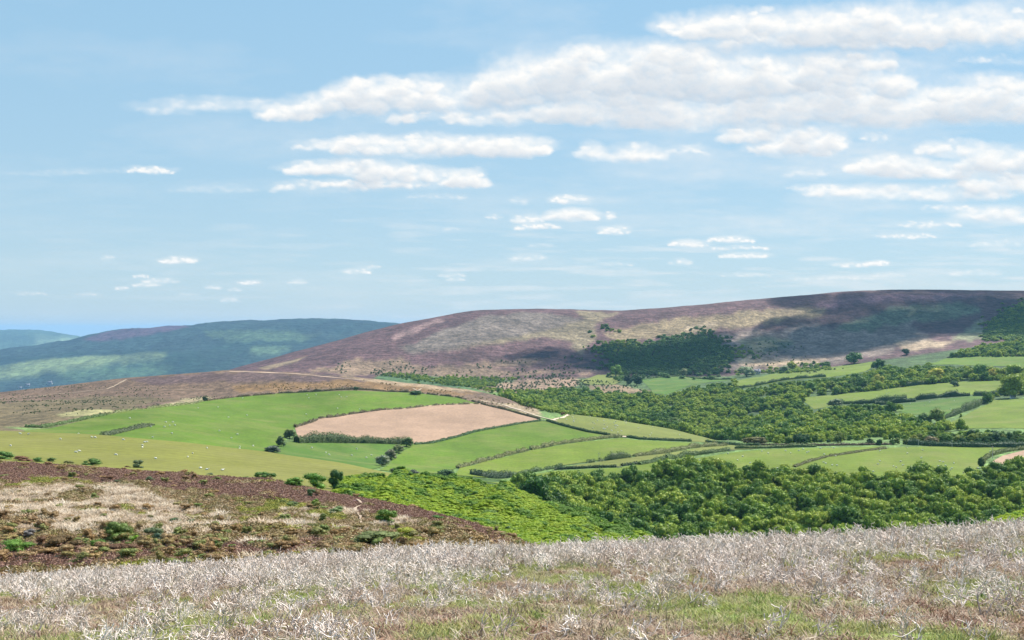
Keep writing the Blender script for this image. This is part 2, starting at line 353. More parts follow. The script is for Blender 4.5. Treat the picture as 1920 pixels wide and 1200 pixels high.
# ------------------------------------------------------------------ fields and tracks, laid on the land
FIELDS = []
def field(name, poly, ymin, flat, step=14, ymax=1e6, lift=.35, furrow=False, label=None, plan=None):
    P = [pick(x, y, ymin, ymax) for x, y in poly] if plan is None else [Vector(((x-CX)/F*y, y, 0)) for x, y in plan]
    pts = [Vector((p.x, p.y)) for p in P]
    b2 = []; n = len(pts)
    for i in range(n):                                  # finer boundary
        a, b = pts[i], pts[(i+1) % n]; k = max(1, int((b-a).length/step))
        b2 += [a.lerp(b, j/k) for j in range(k)]
    xs = [p.x for p in b2]; ys = [p.y for p in b2]
    gx, gy = np.meshgrid(np.arange(min(xs), max(xs), step), np.arange(min(ys), max(ys), step))
    gx = gx.ravel()+rng.uniform(-1, 1, gx.size); gy = gy.ravel()+rng.uniform(-1, 1, gy.size)
    inn = inpoly(gx, gy, [(p.x, p.y) for p in b2])
    allp = b2+[Vector((x, y)) for x, y in zip(gx[inn], gy[inn])]
    E = [(i, (i+1) % len(b2)) for i in range(len(b2))]
    v, e, f, *_ = delaunay_2d_cdt(allp, E, [], 1, 1e-4)
    X = np.array([q.x for q in v]); Y = np.array([q.y for q in v]); Z = height(X, Y)+lift
    me = bpy.data.meshes.new(name); me.from_pydata(np.stack([X, Y, Z], -1).tolist(), [], f); me.update()
    for p in me.polygons: p.use_smooth = True
    if sum(p.normal.z for p in me.polygons) < 0: me.flip_normals()
    mt = land_mat(name+'_cover', [(.009,.86,1.13),(.05,.92,1.09),(.5,.88,1.12)], (0.12,.8) if furrow else (.06,2), 2.2, flat)
    nt = mt.node_tree; bs = nt.nodes['Principled BSDF']
    if not furrow:                                       # drilling lines and worn, paler turf
        src = bs.inputs['Base Color'].links[0].from_socket
        geo = nd(nt, 'ShaderNodeNewGeometry'); mp = nd(nt, 'ShaderNodeMapping'); mp.inputs['Rotation'].default_value = (0, 0, rng.uniform(.9, 1.9))
        nt.links.new(geo.outputs['Position'], mp.inputs[0])
        wv = nd(nt, 'ShaderNodeTexWave'); wv.inputs['Scale'].default_value = .03; wv.inputs['Distortion'].default_value = 2.5; wv.inputs['Detail'].default_value = 2; wv.inputs['Detail Scale'].default_value = .3
        nt.links.new(mp.outputs[0], wv.inputs[0]); n5 = nd(nt, 'ShaderNodeTexNoise'); n5.inputs['Scale'].default_value = .022; n5.inputs['Detail'].default_value = 5; n5.inputs['Roughness'].default_value = .7
        nt.links.new(geo.outputs['Position'], n5.inputs['Vector'])
        c2 = mixc(nt, 'MIX', gain(nt, n5.outputs[0], 0, .38, .46, .66), src, (.185,.175,.055))
        g = gain(nt, wv.outputs['Fac'], .95, 1.05, 0, 1); cb = nd(nt, 'ShaderNodeCombineColor')
        for q in range(3): nt.links.new(g, cb.inputs[q])
        nt.links.new(mixc(nt, 'MULTIPLY', 1.0, c2, cb.outputs[0]), bs.inputs['Base Color'])
    if furrow:
        src = bs.inputs['Base Color'].links[0].from_socket
        geo = nd(nt, 'ShaderNodeNewGeometry'); wv = nd(nt, 'ShaderNodeTexWave'); wv.bands_direction = 'Y'
        wv.inputs['Scale'].default_value = .035; wv.inputs['Distortion'].default_value = 3; wv.inputs['Detail'].default_value = 3; wv.inputs['Detail Scale'].default_value = .6
        nt.links.new(geo.outputs['Position'], wv.inputs[0])
        g = gain(nt, wv.outputs['Fac'], .94, 1.05, 0, 1); cb = nd(nt, 'ShaderNodeCombineColor')
        for q in range(3): nt.links.new(g, cb.inputs[q])
        nt.links.new(mixc(nt, 'MULTIPLY', 1.0, src, cb.outputs[0]), bs.inputs['Base Color'])
    me.materials.append(mt)
    if poly: FIELDS.append(poly)
    return link(name, me, kind='structure', label=label)
G1 = (.078,.134,.009); G2 = (.104,.148,.012); G3 = (.060,.118,.013); G4 = (.125,.145,.028)
PINK = (.30,.198,.13)
PLO = [(553,803),(560,797),(600,783),(653,776),(720,768),(800,761),(900,757),(1013,788),(960,796),(907,805),(880,811),(807,830),(777,832),(560,826)]
field('ploughed_field', PLO, 800, PINK, furrow=True)
fA = [(47,808),(197,778),(240,770),(333,760),(387,752),(450,744),(520,738),(640,733),(773,737),(857,746),(897,757),(800,761),(720,768),(653,776),(600,783),(560,797),(545,812),(530,830),(500,853),(400,846),(300,836),(150,823),(47,818)]
field('pasture_field', fA, 560, G1)
field('pasture_field', [(528,832),(550,828),(777,834),(755,845),(735,862),(715,876),(690,881),(600,868),(505,856)], 560, G3)
field('pasture_field', [(777,834),(807,832),(907,807),(1013,790),(1024,789),(1040,794),(1099,811),(1160,820),(1085,828),(995,843),(916,862),(860,876),(820,888),(760,888),(712,882),(735,864),(757,846)], 560, G1)
field('pasture_field', [(1165,822),(1197,826),(1299,831),(1299,839),(1248,847),(1183,856),(1147,860),(1057,873),(1017,880),(972,887),(916,896),(850,892),(862,878),(916,864),(995,845),(1085,830)], 560, G2)
fE = [(1028,787),(1057,781),(1099,780),(1155,784),(1220,791),(1282,806),(1352,829),(1324,830),(1197,822),(1169,817),(1099,806)]
field('sheep_field', fE, 800, G4)
field('pasture_field', [(1380,832),(1350,835),(1300,842),(1248,851),(1150,863),(1060,876),(1040,880),(1155,876),(1195,870),(1248,858),(1366,845),(1500,838)], 700, G4)
field('pasture_field', [(905,903),(972,894),(1040,884),(1155,878),(1197,872),(1248,862),(1250,869),(1230,874),(1220,893),(1050,902),(985,912)], 560, G2)
fH = [(1250,868),(1366,850),(1500,841),(1661,837),(1560,853),(1490,875),(1480,893),(1225,893),(1232,873)]
field('sheep_field', fH, 700, G2)
fI = [(1494,875),(1562,855),(1663,840),(1760,838),(1890,840),(1855,852),(1836,866),(1835,893),(1484,893)]
field('sheep_field', fI, 700, G2)
field('ploughed_field', [(1852,876),(1862,865),(1880,855),(1920,845),(2050,838),(2050,885),(1852,885)], 700, PINK, furrow=True)
field('pasture_field', [(1762,804),(1802,783),(1856,757),(1860,750),(1920,748),(2100,735),(2100,800),(1920,804)], 1000, G2)
field('pasture_field', [(1639,764),(1717,755),(1819,743),(1860,744),(1856,752),(1819,768),(1774,782),(1717,778)], 1000, G3)
field('pasture_field', [(1498,746),(1633,734),(1703,724),(1800,716),(1884,714),(1880,730),(1830,740),(1740,746),(1661,754),(1577,758),(1526,768)], 1000, G2)
field('pasture_field', [(1370,718),(1436,704),(1521,693),(1633,679),(1660,681),(1622,697),(1549,708),(1464,715),(1397,728)], 1500, G2)
field('pasture_field', [(1735,684),(1774,672),(1830,669),(1960,669),(1960,688),(1830,686)], 1500, G1)
field('pasture_field', [(1203,711),(1282,705),(1380,709),(1340,716),(1299,722),(1250,740),(1225,738)], 1700, G3)
field('pasture_field', [(1085,714),(1120,703),(1160,702),(1172,711),(1152,721),(1099,721)], 1700, G4)

field('pasture_field', None, 0, (.148,.150,.028), 6, lift=.25, plan=[(-430,212),(0,212),(300,212),(560,208),(625,215),(628,300),(640,338),(720,342),(760,420),(760,500),(400,520),(0,520),(-430,520)])
def track(pts, width, colour, ymin, ymax=1e6, lift=.5, name='track', wob=0):
    P = [pick(x, y, ymin, ymax) for x, y in pts]
    Q = []
    for a, b in zip(P, P[1:]):
        k = max(1, int((b-a).length/max(width*1.5, 1.2)))
        Q += [a.lerp(b, j/k) for j in range(k)]
    Q.append(P[-1]); V = []; n = len(Q)
    for i, q in enumerate(Q):
        d = (Q[min(i+1, n-1)]-Q[max(i-1, 0)]); d.z = 0; d.normalize(); s = Vector((-d.y, d.x, 0))
        w = width*.5*(1+.3*math.sin(i*1.7)+.2*math.sin(i*.6)); c = q+s*wob*math.sin(i*.35)
        for t in (-1, 0, 1):
            p = c+s*w*t; V.append((p.x, p.y, float(height(p.x, p.y)[0])+lift))
    Fc = [(3*i+j, 3*i+j+1, 3*i+j+4, 3*i+j+3) for i in range(n-1) for j in (0, 1)]
    me = mesh_np(name, V, Fc, land_mat(name+'_surface', [(.3,.85,1.12),(2,.85,1.15)], (0,1), 1, colour))
    if me.polygons[0].normal.z < 0: me.flip_normals()
    return link(name, me, kind='structure')
CREAM = (.50,.40,.29)
track([(901,752),(935,757),(985,773),(1025,785),(1045,790)], 3.6, (.42,.34,.25), 1000)
track([(1036,788),(1057,783),(1066,778),(1078,775)], 3, CREAM, 1000)
track([(-20,748),(13,749),(100,740),(160,734),(200,730),(222,720),(237,712)], 3.2, (.34,.26,.18), 900)
track([(240,731),(300,732),(400,731)], 2, (.26,.19,.13), 900)
track([(430,697),(500,699),(600,706),(680,713),(750,718),(800,722)], 7, (.45,.33,.24), 1200, 1640)
track([(775,729),(783,733),(790,729)], 2, (.35,.28,.2), 1100)
track([(670,938),(677,947),(668,957),(678,970),(673,980),(682,990)], .24, (.33,.25,.18), 60, 200, .16, 'footpath', .15)
track([(1160,818),(1180,820)], 6, CREAM, 850)

# ------------------------------------------------------------------ plant building blocks
def leaf_quads(P, N, size, jitter=.9, g=rng, aspect=1.0):
    n = len(P)
    nn = N+g.normal(size=(n, 3))*jitter; nn /= np.linalg.norm(nn, axis=1)[:,None]
    a = np.cross(nn, g.normal(size=(n, 3))); a /= np.linalg.norm(a, axis=1)[:,None]
    b = np.cross(nn, a); s = (size*g.uniform(.6, 1.4, n))[:,None]
    V = np.stack([P-a*s, P-b*s*aspect*.8+nn*s*.25, P+a*s, P+b*s*aspect*.8+nn*s*.25], 1).reshape(-1, 3)
    i = np.arange(n)[:,None]*4
    Fc = np.concatenate([i, i+1, i+2, i+3], 1)
    return V, Fc
def ball(c, r, seg=8, rings=5):
    V = []; Fc = []
    for i in range(rings+1):
        th = math.pi*i/rings
        for j in range(seg):
            ph = 2*math.pi*j/seg
            V.append((c[0]+r[0]*math.sin(th)*math.cos(ph), c[1]+r[1]*math.sin(th)*math.sin(ph), c[2]+r[2]*math.cos(th)))
    for i in range(rings):
        for j in range(seg):
            Fc.append((i*seg+j, (i+1)*seg+j, (i+1)*seg+(j+1) % seg, i*seg+(j+1) % seg))
    return np.array(V), np.array(Fc)
def join(parts):
    V = []; Fc = []; o = 0
    for v, f in parts: V.append(v); Fc.append(np.asarray(f)+o); o += len(v)
    return np.concatenate(V), np.concatenate(Fc)
def crown(seed, lobes=16, leaves=900, size=.05, flat=.75, low=.18, spread=.36, core=.78, wide=.42):
    """crown of unit width and about unit height, standing on z=0 (trunk shows below low)"""
    g = np.random.default_rng(seed); parts = []; cs = []
    for i in range(lobes):
        a = g.uniform(0, 6.28); r = spread*math.sqrt(g.uniform(0, 1)); z = low+.13+(1-low-.32)*g.uniform(0, 1)
        r *= math.sqrt(max(.12, 1-(max(0, z-wide)/(.98-wide))**2)) if z > wide else (1 if wide < .3 else math.sqrt(max(.3, 1-((z-wide)/.5)**2)))
        rr = g.uniform(.13, .22)
        cs.append((r*math.cos(a), r*math.sin(a), z, rr))
    w = np.array([c[3]**2 for c in cs]); w /= w.sum()
    for c, ww in zip(cs, w):
        n = max(8, int(leaves*ww)); d = g.normal(size=(n, 3)); d[:,2] = d[:,2]*.8+.25; d /= np.linalg.norm(d, axis=1)[:,None]
        rad = c[3]*g.uniform(.75, 1.18, n)[:,None]
        P = np.array(c[:3])+d*rad*np.array([1, 1, flat])
        parts.append(leaf_quads(P, d, size, .62, g))
        if core: parts.append(ball(c[:3], (c[3]*core, c[3]*core, c[3]*core*flat), 7, 4))
    return join(parts)
def tube(pts, radii, sides=5):
    V = []; Fc = []; n = len(pts)
    for i, (p, r) in enumerate(zip(pts, radii)):
        d = Vector(pts[min(i+1, n-1)])-Vector(pts[max(i-1, 0)])
        q = d.to_track_quat('Z', 'Y')
        for k in range(sides):
            a = 2*math.pi*k/sides; v = Vector(p)+q @ Vector((r*math.cos(a), r*math.sin(a), 0)); V.append(tuple(v))
    for i in range(n-1):
        for k in range(sides): Fc.append((i*sides+k, i*sides+(k+1) % sides, (i+1)*sides+(k+1) % sides, (i+1)*sides+k))
    return np.array(V), np.array(Fc)
def trunk(seed):
    g = np.random.default_rng(seed); parts = [tube([(0,0,-.08),(.01,0,.12),(.0,.02,.3),(.02,0,.5)], [.05,.036,.028,.014], 6)]
    for k in range(5):
        a = g.uniform(0, 6.28); z = g.uniform(.16, .34); L = g.uniform(.2, .3)
        parts.append(tube([(0,0,z),(L*.5*math.cos(a), L*.5*math.sin(a), z+.13),(L*math.cos(a), L*math.sin(a), z+.3)], [.018,.012,.005], 4))
    return join(parts)
M_leaf = leaf_mat('foliage', None, True)
M_bark = plain_mat('bark', (.09,.07,.05))
CROWNS = [mesh_np('crown', *crown(100+i, 20+i, 1300, .034, .85, .12), M_leaf) for i in range(7)]
BUSHES = [mesh_np('foliage', *crown(200+i, 15, 900, .04, .9, -.1, .36, .8, .12), M_leaf) for i in range(5)]
FINE = [mesh_np('foliage', *crown(260+i, 22, 3000, .019, .8, -.2, .40, .8, .05), M_leaf) for i in range(4)]
TRUNKS = [mesh_np('trunk', *trunk(300+i), M_bark) for i in range(3)]
ntree = 0
def tree(p, w, h, col, label, group=None, name='broadleaf_tree', cat='tree', crowns=None):
    global ntree; ntree += 1
    e = link(name, None, None, p, label, cat, group); e.rotation_euler = (0, 0, rng.uniform(0, 6.28)); e.scale = (w, w, h)
    c = link('crown', (crowns or CROWNS)[int(rng.integers(0, len(crowns or CROWNS)))], e); c.color = (*col, 1)
    link('trunk', TRUNKS[int(rng.integers(0, 3))], e)
    return e
def bush(p, w, h, col, label, group=None, fine=False, name='bush'):
    lib = FINE if fine else BUSHES
    o = link(name, lib[int(rng.integers(0, len(lib)))], None, p, label, 'bush', group)
    o.rotation_euler = (0, 0, rng.uniform(0, 6.28)); o.scale = (w, w, h); o.color = (*col, 1)
    return o

# scattering of uncountable cover: points carry scale, turn and which template; templates live in an unlinked collection
def stuff(name, label, cat, pts, scl, templates, tilt=.0, var=None):
    pts = np.asarray(pts, np.float32); n = len(pts)
    me = bpy.data.meshes.new(name); me.vertices.add(n); me.vertices.foreach_set('co', pts.ravel())
    at = me.attributes.new('scl', 'FLOAT_VECTOR', 'POINT'); s = np.asarray(scl, np.float32)
    if s.ndim == 1: s = np.repeat(s[:,None], 3, 1)
    at.data.foreach_set('vector', s.ravel())
    at = me.attributes.new('rot', 'FLOAT_VECTOR', 'POINT')
    r = np.zeros((n, 3), np.float32); r[:,2] = rng.uniform(0, 6.28, n); r[:,:2] = rng.normal(size=(n, 2))*tilt; at.data.foreach_set('vector', r.ravel())
    at = me.attributes.new('idx', 'INT', 'POINT'); at.data.foreach_set('value', (var if var is not None else rng.integers(0, len(templates), n)).astype(np.int32))
    col = bpy.data.collections.new(name+'_templates')
    for i, t in enumerate(templates):
        col.objects.link(bpy.data.objects.new('%s_%02d' % (name, i), t))
    ng = bpy.data.node_groups.new(name, 'GeometryNodeTree')
    ng.interface.new_socket('Geometry', in_out='INPUT', socket_type='NodeSocketGeometry')
    ng.interface.new_socket('Geometry', in_out='OUTPUT', socket_type='NodeSocketGeometry')
    gi = ng.nodes.new('NodeGroupInput'); go = ng.nodes.new('NodeGroupOutput')
    iop = ng.nodes.new('GeometryNodeInstanceOnPoints'); ci = ng.nodes.new('GeometryNodeCollectionInfo')
    ci.inputs['Collection'].default_value = col; ci.inputs['Separate Children'].default_value = True; ci.inputs['Reset Children'].default_value = True
    iop.inputs['Pick Instance'].default_value = True
    def na(nm, t):
        x = ng.nodes.new('GeometryNodeInputNamedAttribute'); x.data_type = t; x.inputs['Name'].default_value = nm
        return [o for o in x.outputs if o.enabled and o.name == 'Attribute'][0]
    e2r = ng.nodes.new('FunctionNodeEulerToRotation'); ng.links.new(na('rot', 'FLOAT_VECTOR'), e2r.inputs[0])
    ng.links.new(gi.outputs[0], iop.inputs['Points']); ng.links.new(ci.outputs[0], iop.inputs['Instance'])
    ng.links.new(na('idx', 'INT'), iop.inputs['Instance Index']); ng.links.new(e2r.outputs[0], iop.inputs['Rotation'])
    ng.links.new(na('scl', 'FLOAT_VECTOR'), iop.inputs['Scale']); ng.links.new(iop.outputs[0], go.inputs[0])
    o = link(name, me, None, None, label, cat, None, 'stuff')
    md = o.modifiers.new('scatter', 'NODES'); md.node_group = ng
    return o
def jgrid(x0, x1, y0, y1, sp):
    gx, gy = np.meshgrid(np.arange(x0, x1, sp), np.arange(y0, y1, sp))
    gx = gx.ravel()+rng.uniform(-.45, .45, gx.size)*sp; gy = gy.ravel()+rng.uniform(-.45, .45, gy.size)*sp
    return gx, gy
def visible(X, Y, H, slack=0):
    """is the top of something H tall at (X,Y) above everything nearer in its column"""
    c = np.clip(np.round((X/Y*F+CX-cols[0])/2.5).astype(int), 0, NCOL-1)
    cm = np.minimum.accumulate(YP, axis=0)
    r = np.array([np.searchsorted(LY[:, k], ly) for k, ly in zip(c, np.log(Y*.985))]) - 1
    r = np.clip(r, 0, NR-1); top = HY-(height(X, Y)+H)/Y*F
    return top <= cm[r, c]+slack

# ------------------------------------------------------------------ single trees and bushes, each where it stands
DG = (.035,.07,.025); MG = (.06,.115,.025); LG = (.11,.17,.03); YG = (.21,.235,.035); GG = (.13,.155,.08); OB = (.11,.11,.035); BB = (.12,.07,.035); BG = (.085,.145,.025); SG = (.09,.115,.055)
SINGLE = []
def at(px, py, w, h, ymin): p = pick(px, py, ymin); s = p.y/F; return p, w*s, h*s
for (px, py, w, h, ymin, c, lb) in [
 (1155,706,24,22,1700,LG,'round light green tree standing alone below the dark hillside wood'),
 (1178,722,18,20,1700,DG,'dark pointed tree in front of the round light green one'),
 (1194,722,22,20,1700,DG,'dark grey-green tree beside the small meadow at the valley head'),
 (1280,705,17,15,1700,(.20,.21,.09),'small pale round tree on the far edge of the middle meadow'),
 (1601,682,32,22,1500,MG,'large round green tree on the upper edge of the long pale field'),
 (1487,694,24,17,1500,YG,'yellow-green tree on the hedge below the shaded hill'),
 (1400,706,36,18,1600,GG,'broad pale grey-green tree beside the small white cottage'),
 (1470,699,22,13,1600,GG,'low pale tree left of the yellow-green one by the shaded hill'),
 (1548,690,20,12,1500,MG,'small green tree in the upper hedge between two larger ones'),
 (1646,692,26,20,1500,MG,'green tree at the right end of the long pale field'),
 (1699,665,17,12,1800,DG,'small dark tree on the ridge belt under the shaded hill'),
 (1649,724,22,22,1300,(.27,.24,.05),'orange-yellow spring tree in the tree belt above the upper pasture'),
 (1754,712,30,22,1300,(.29,.27,.04),'bright yellow spring tree in the tree belt above the upper pasture'),
 (1813,711,24,24,1300,(.15,.19,.03),'olive green round tree right of the bright yellow one'),
 (1837,709,28,26,1300,(.10,.17,.03),'large smooth green round tree right of the olive one'),
 (1861,708,20,17,1300,(.28,.25,.05),'small golden tree right of the large smooth green one'),
 (1903,708,36,24,1300,(.17,.21,.03),'broad yellow-green tree near the right edge above the big oak'),
 (1520,736,24,20,1300,LG,'light green tree at the left of the tree belt above the upper pasture'),
 (1560,733,24,20,1300,(.13,.18,.03),'light green tree second from left in the belt above the upper pasture'),
 (1615,728,24,22,1300,(.09,.14,.03),'mid green tree in the belt just left of the orange-yellow one'),
 (1898,746,50,44,1100,(.14,.18,.022),'big spreading oak with sunlit right side beside the white shed'),
 (1758,794,36,28,1000,(.10,.14,.03),'rounded green tree at the lower end of the sloping hedge on the right'),
 (1735,796,28,22,1000,MG,'dark green tree left of the rounded one at the end of the sloping hedge'),
 (1563,764,30,16,1000,GG,'pale grey-green tree on the left tip of the narrow dark green field'),
 (1259,802,40,20,1200,(.09,.14,.03),'rounded bush-like tree where the sheep field meets the valley wood'),
 (385,752,11,9,1000,DG,'small dark tree on the top boundary of the big green field'),
 (668,732,10,9,1100,DG,'tiny dark tree on the moor edge above the big green field'),
 (1055,779,9,6,1100,BB,'small dark bush by the bend of the white track'),
 (527,838,18,26,700,(.07,.10,.04),'dark tree clump at the left corner of the ploughed field'),
 (543,822,20,22,700,(.09,.12,.04),'olive tree at the left tip of the ploughed field'),
 (512,849,30,16,650,(.07,.085,.06),'grey-green bush on the crest of the olive pasture'),
 (716,874,26,26,600,(.14,.16,.10),'pale silvery tree in the short hedge right of the small green field'),
 (733,862,22,24,650,(.17,.17,.10),'pale buff tree in the middle of the short hedge right of the small green field'),
 (748,850,20,20,650,(.13,.15,.06),'pale olive tree at the upper end of the short hedge'),
 (762,838,22,22,700,(.08,.12,.04),'green tree at the right end of the thick hedge under the ploughed field'),
 (748,894,30,22,600,(.07,.08,.05),'brownish bush at the foot of the green field behind the bright scrub'),
 (775,896,24,18,600,(.08,.09,.06),'grey bush behind the bright scrub, right of the brownish one'),
 (835,894,34,16,600,DG,'dark bush behind the crown of the bright scrub'),
 (1416,834,44,16,960,OB,'low olive tree on the lane at the left end of the valley wood'),
 (1745,834,30,16,960,(.16,.13,.06),'brownish tree over the dark lane hedge'),
 (1712,833,24,18,960,(.20,.22,.03),'yellow-green tree over the dark lane hedge'),
 (1790,725,18,10,1300,DG,'dark bush on the lower side of the tree belt under the golden trees'),
 (1840,878,14,20,600,DG,'dark bush at the lower left corner of the far-right ploughed field'),
 (1905,882,44,22,600,(.06,.11,.02),'green tree in front of the far-right ploughed field'),
 (778,740,26,9,1100,DG,'dark bush by the gate at the top right of the big green field'),
 ]:
    p, W, H = at(px, py, w, h, ymin); p.z -= .05*H; SINGLE.append((px, p.y, w, p.x, W))
    if 500 < px < 845: H *= .82; W *= 1.1
    tree(p, W*1.05, H*1.12, c, lb)
for (px, py, w, h, c, lb) in [
 (6,862,40,22,MG,'green bush on the far edge of the heather at the left frame edge'),
 (72,868,28,14,MG,'green bush on the far edge of the heather, right of the leftmost one'),
 (97,867,22,13,(.07,.10,.03),'dull green bush on the far edge of the heather beside the olive pasture'),
 (42,866,38,16,BB,'brown gorse bush on the far edge of the heather between two green ones'),
 (128,871,24,10,OB,'low olive bush on the far heather edge left of the round green one'),
 (170,874,40,20,MG,'round green bush on the far heather edge against the olive pasture'),
 (258,879,26,24,SG,'upright grey-green thorn bush standing on the far heather edge'),
 (240,878,14,7,BB,'tiny brown bush at the foot of the upright thorn'),
 (393,892,18,7,SG,'low grey bush on the far heather edge mid-way to the bright scrub'),
 (460,899,16,8,MG,'tiny green bush left of the pair of round bushes'),
 (490,900,30,22,MG,'dark green bush of the first pair against the olive pasture'),
 (507,902,28,22,(.05,.10,.02),'darker green bush of the first pair against the olive pasture'),
 (553,912,40,26,BG,'bright green bush right of the first pair on the heather edge'),
 (590,916,50,34,(.08,.15,.02),'large leafy green bush just left of the bright scrub'),
 (632,920,34,46,(.05,.10,.03),'tall dark green tree-like bush at the left end of the bright scrub'),
 (222,1016,62,44,(.09,.12,.03),'large olive green bush in the middle of the near moor'),
 (182,1036,46,28,BG,'bright green bush below left of the large olive one'),
 (256,1024,26,24,(.14,.22,.02),'lime green bush tucked right of the large olive one'),
 (290,1014,44,30,SG,'blue-grey bush right of the large olive one'),
 (302,1020,28,24,(.05,.08,.05),'dark blue-grey bush beside the paler grey one'),
 (235,1042,66,28,BB,'rusty brown gorse bush below the large olive one'),
 (117,1034,74,34,(.11,.075,.03),'wide brown gorse bush between the bright green bushes at left'),
 (28,1038,64,30,BG,'bright green bush near the left frame edge behind the bleached heather'),
 (75,1030,34,30,BB,'dark rusty bush right of the leftmost bright green one'),
 (53,1008,34,20,(.12,.11,.10),'bare grey bush above the bright green one at the left'),
 (328,982,26,13,DG,'small dark green bush on the pale grass of the near moor'),
 (360,984,26,12,(.06,.08,.035),'small dark bush right of the dark green one on the pale grass'),
 (283,974,20,10,OB,'small olive bush on the pale grass above the large olive one'),
 (203,902,26,14,BB,'brown bush on the dark heather above the pale grass'),
 (222,906,22,9,(.06,.075,.035),'low dark bush right of the brown one on the dark heather'),
 (283,904,20,16,SG,'small grey-green bush on the dark heather band'),
 (323,1034,30,20,(.10,.065,.03),'dark brown bush in the row above the bleached heather'),
 (366,1034,30,22,(.09,.06,.035),'dark brown bush second in the row above the bleached heather'),
 (400,1028,24,20,MG,'green bush in the row of brown ones above the bleached heather'),
 (434,1034,20,16,BG,'small bright green bush in the row above the bleached heather'),
 (470,1026,34,16,BB,'rusty low bush in the row above the bleached heather'),
 (517,1026,28,18,(.09,.055,.03),'dark rusty bush in the right of the row above the bleached heather'),
 (573,1028,18,12,BG,'small bright green bush at the right of the row above the bleached heather'),
 (550,950,22,12,SG,'grey-green bush on the yellow moss patch'),
 (583,932,18,18,(.07,.11,.04),'thorn bush high on the heather left of the footpath'),
 (590,950,18,18,LG,'pale green bush below the thorn left of the footpath'),
 (630,964,34,18,(.10,.13,.05),'pale olive bush left of the footpath'),
 (705,1022,110,32,(.085,.105,.035),'wide olive bush just behind the bleached heather in the middle'),
 (727,984,46,34,BG,'bright green bush right of the footpath'),
 (760,1010,50,24,YG,'yellow-green low bush behind the bleached heather in the middle'),
 (815,1006,36,22,OB,'olive bush at the right tip of the heather slope'),
 (820,978,26,14,MG,'small green bush at the edge between heather and bright scrub'),
 (905,990,40,22,MG,'dark green bush among the bright scrub at the heather edge'),
 (955,1006,30,22,DG,'dark bush at the foot of the bright scrub above the bleached heather'),
 ]:
    p, W, H = at(px, py, w, h, 55); p.z -= .12*H
    if py < 915: W *= .95; H *= .85
    bush(p, W*1.05, H*1.1, c, lb, None, True, 'gorse_bush' if c in (BB, OB) else 'bush')

# ------------------------------------------------------------------ woods
def colcycle(cs, n): return [cs[int(i)] for i in rng.integers(0, len(cs), n)]
def wood_class(greens, nm, n=5, lobes=14, leaves=800, size=.04, low=.1, seed=400, k=2.1):
    m_ = leaf_mat(nm+'_foliage', greens, k=k, var=(.72,1.28))
    return [mesh_np(nm, *crown(seed+i, lobes, leaves, size, .85, low, .36, .8, .12 if low < 0 else .4), m_) for i in range(n)]
GREENS = [(.035,.075,.014),(.075,.125,.018),(.05,.095,.018),(.12,.15,.022),(.06,.11,.018),(.03,.065,.02),(.09,.13,.018)]
SPRING = [(.12,.18,.010),(.16,.215,.012),(.09,.15,.012),(.17,.21,.015),(.13,.19,.012)]
VALLEY = [(.03,.07,.02),(.07,.115,.022),(.045,.085,.024),(.115,.145,.03),(.05,.09,.018),(.09,.12,.03),(.028,.06,.022)]
HILLW = [(.045,.085,.022),(.065,.11,.024),(.035,.07,.022)]
def three(nm, lobes, leaves, size, seed, k=1.05):
    return (wood_class([(.12*k,.155*k,.018*k),(.145*k,.17*k,.024*k),(.105*k,.145*k,.018*k)], nm+'_light', 3, lobes, leaves, size, .05, seed)
          + wood_class([(.08*k,.122*k,.014*k),(.105*k,.14*k,.016*k),(.07*k,.11*k,.016*k)], nm+'_mid', 3, lobes, leaves, size, .05, seed+5)
          + wood_class([(.045*k,.082*k,.012*k),(.055*k,.094*k,.018*k)], nm+'_dark', 2, lobes, leaves, size, .05, seed+10))
def pickvar(X, Y, sc):
    q = .55*fbm(X/sc, Y/sc, 3)+rng.normal(size=len(X))*.26
    return np.where(q > .12, rng.integers(0, 3, len(X)), np.where(q > -.22, 3+rng.integers(0, 3, len(X)), 6+rng.integers(0, 2, len(X))))
T_wood = three('wood_tree', 18, 950, .036, 400)
T_val = three('valley_tree', 14, 560, .05, 430, 1.12)
T_hill = wood_class(HILLW, 'hillside_tree', 3, 12, 380, .06, .0, 440)
T_spr = wood_class(SPRING, 'spring_scrub', 5, 15, 1500, .026, -.12, 460, 1.75)
def inf(polys, X, Y, H=0, frac=.7):
    px = X/Y*F+CX; py = row(X, Y); r = np.zeros(len(X), bool)
    for p in polys: r |= inpoly(px, py, p) | inpoly(px, py-frac*H/Y*F, p)
    return r
# the dark green wood on the right slope
X, Y = jgrid(-60, 480, 500, 800, 7.6)
px = X/Y*F+CX
edge = np.interp(px, [900,960,1010,1110,1220,1380,1500,1600,1690,1770,1850,1990], [560,640,705,745,770,783,775,768,755,765,778,785])
edge += 9*fbm(px/40, px*0+2, 2)
ok = (Y < edge) & (px > 955+.35*np.maximum(0, 560-Y)) & (px < 2120)
X, Y = X[ok], Y[ok]; H = 9+3.2*fbm(X/24, Y/24, 2)+rng.uniform(-3, 4, len(X)); big = rng.random(len(X)) < .18; H = np.clip(H+3.5*big, 4.5, 17); W = H*rng.uniform(.75, 1.15, len(X))
ok = visible(X, Y, H, 4); X, Y, H, W = X[ok], Y[ok], H[ok], W[ok]
Z = height(X, Y); o = np.argsort(Y); o = o[(X[o]/Y[o]*F+CX > 940) & (X[o]/Y[o]*F+CX < 1960)]
front = o[:165]; rest = np.setdiff1d(np.arange(len(X)), front)
print('right wood', len(X))
for i in front:
    tree((X[i], Y[i], Z[i]-.4), W[i], H[i]*1.05, GREENS[int(rng.integers(0, 5))], 'dark green broadleaf tree in the front rows of the wood right behind the bleached heather', 'trees in the front of the dark wood')
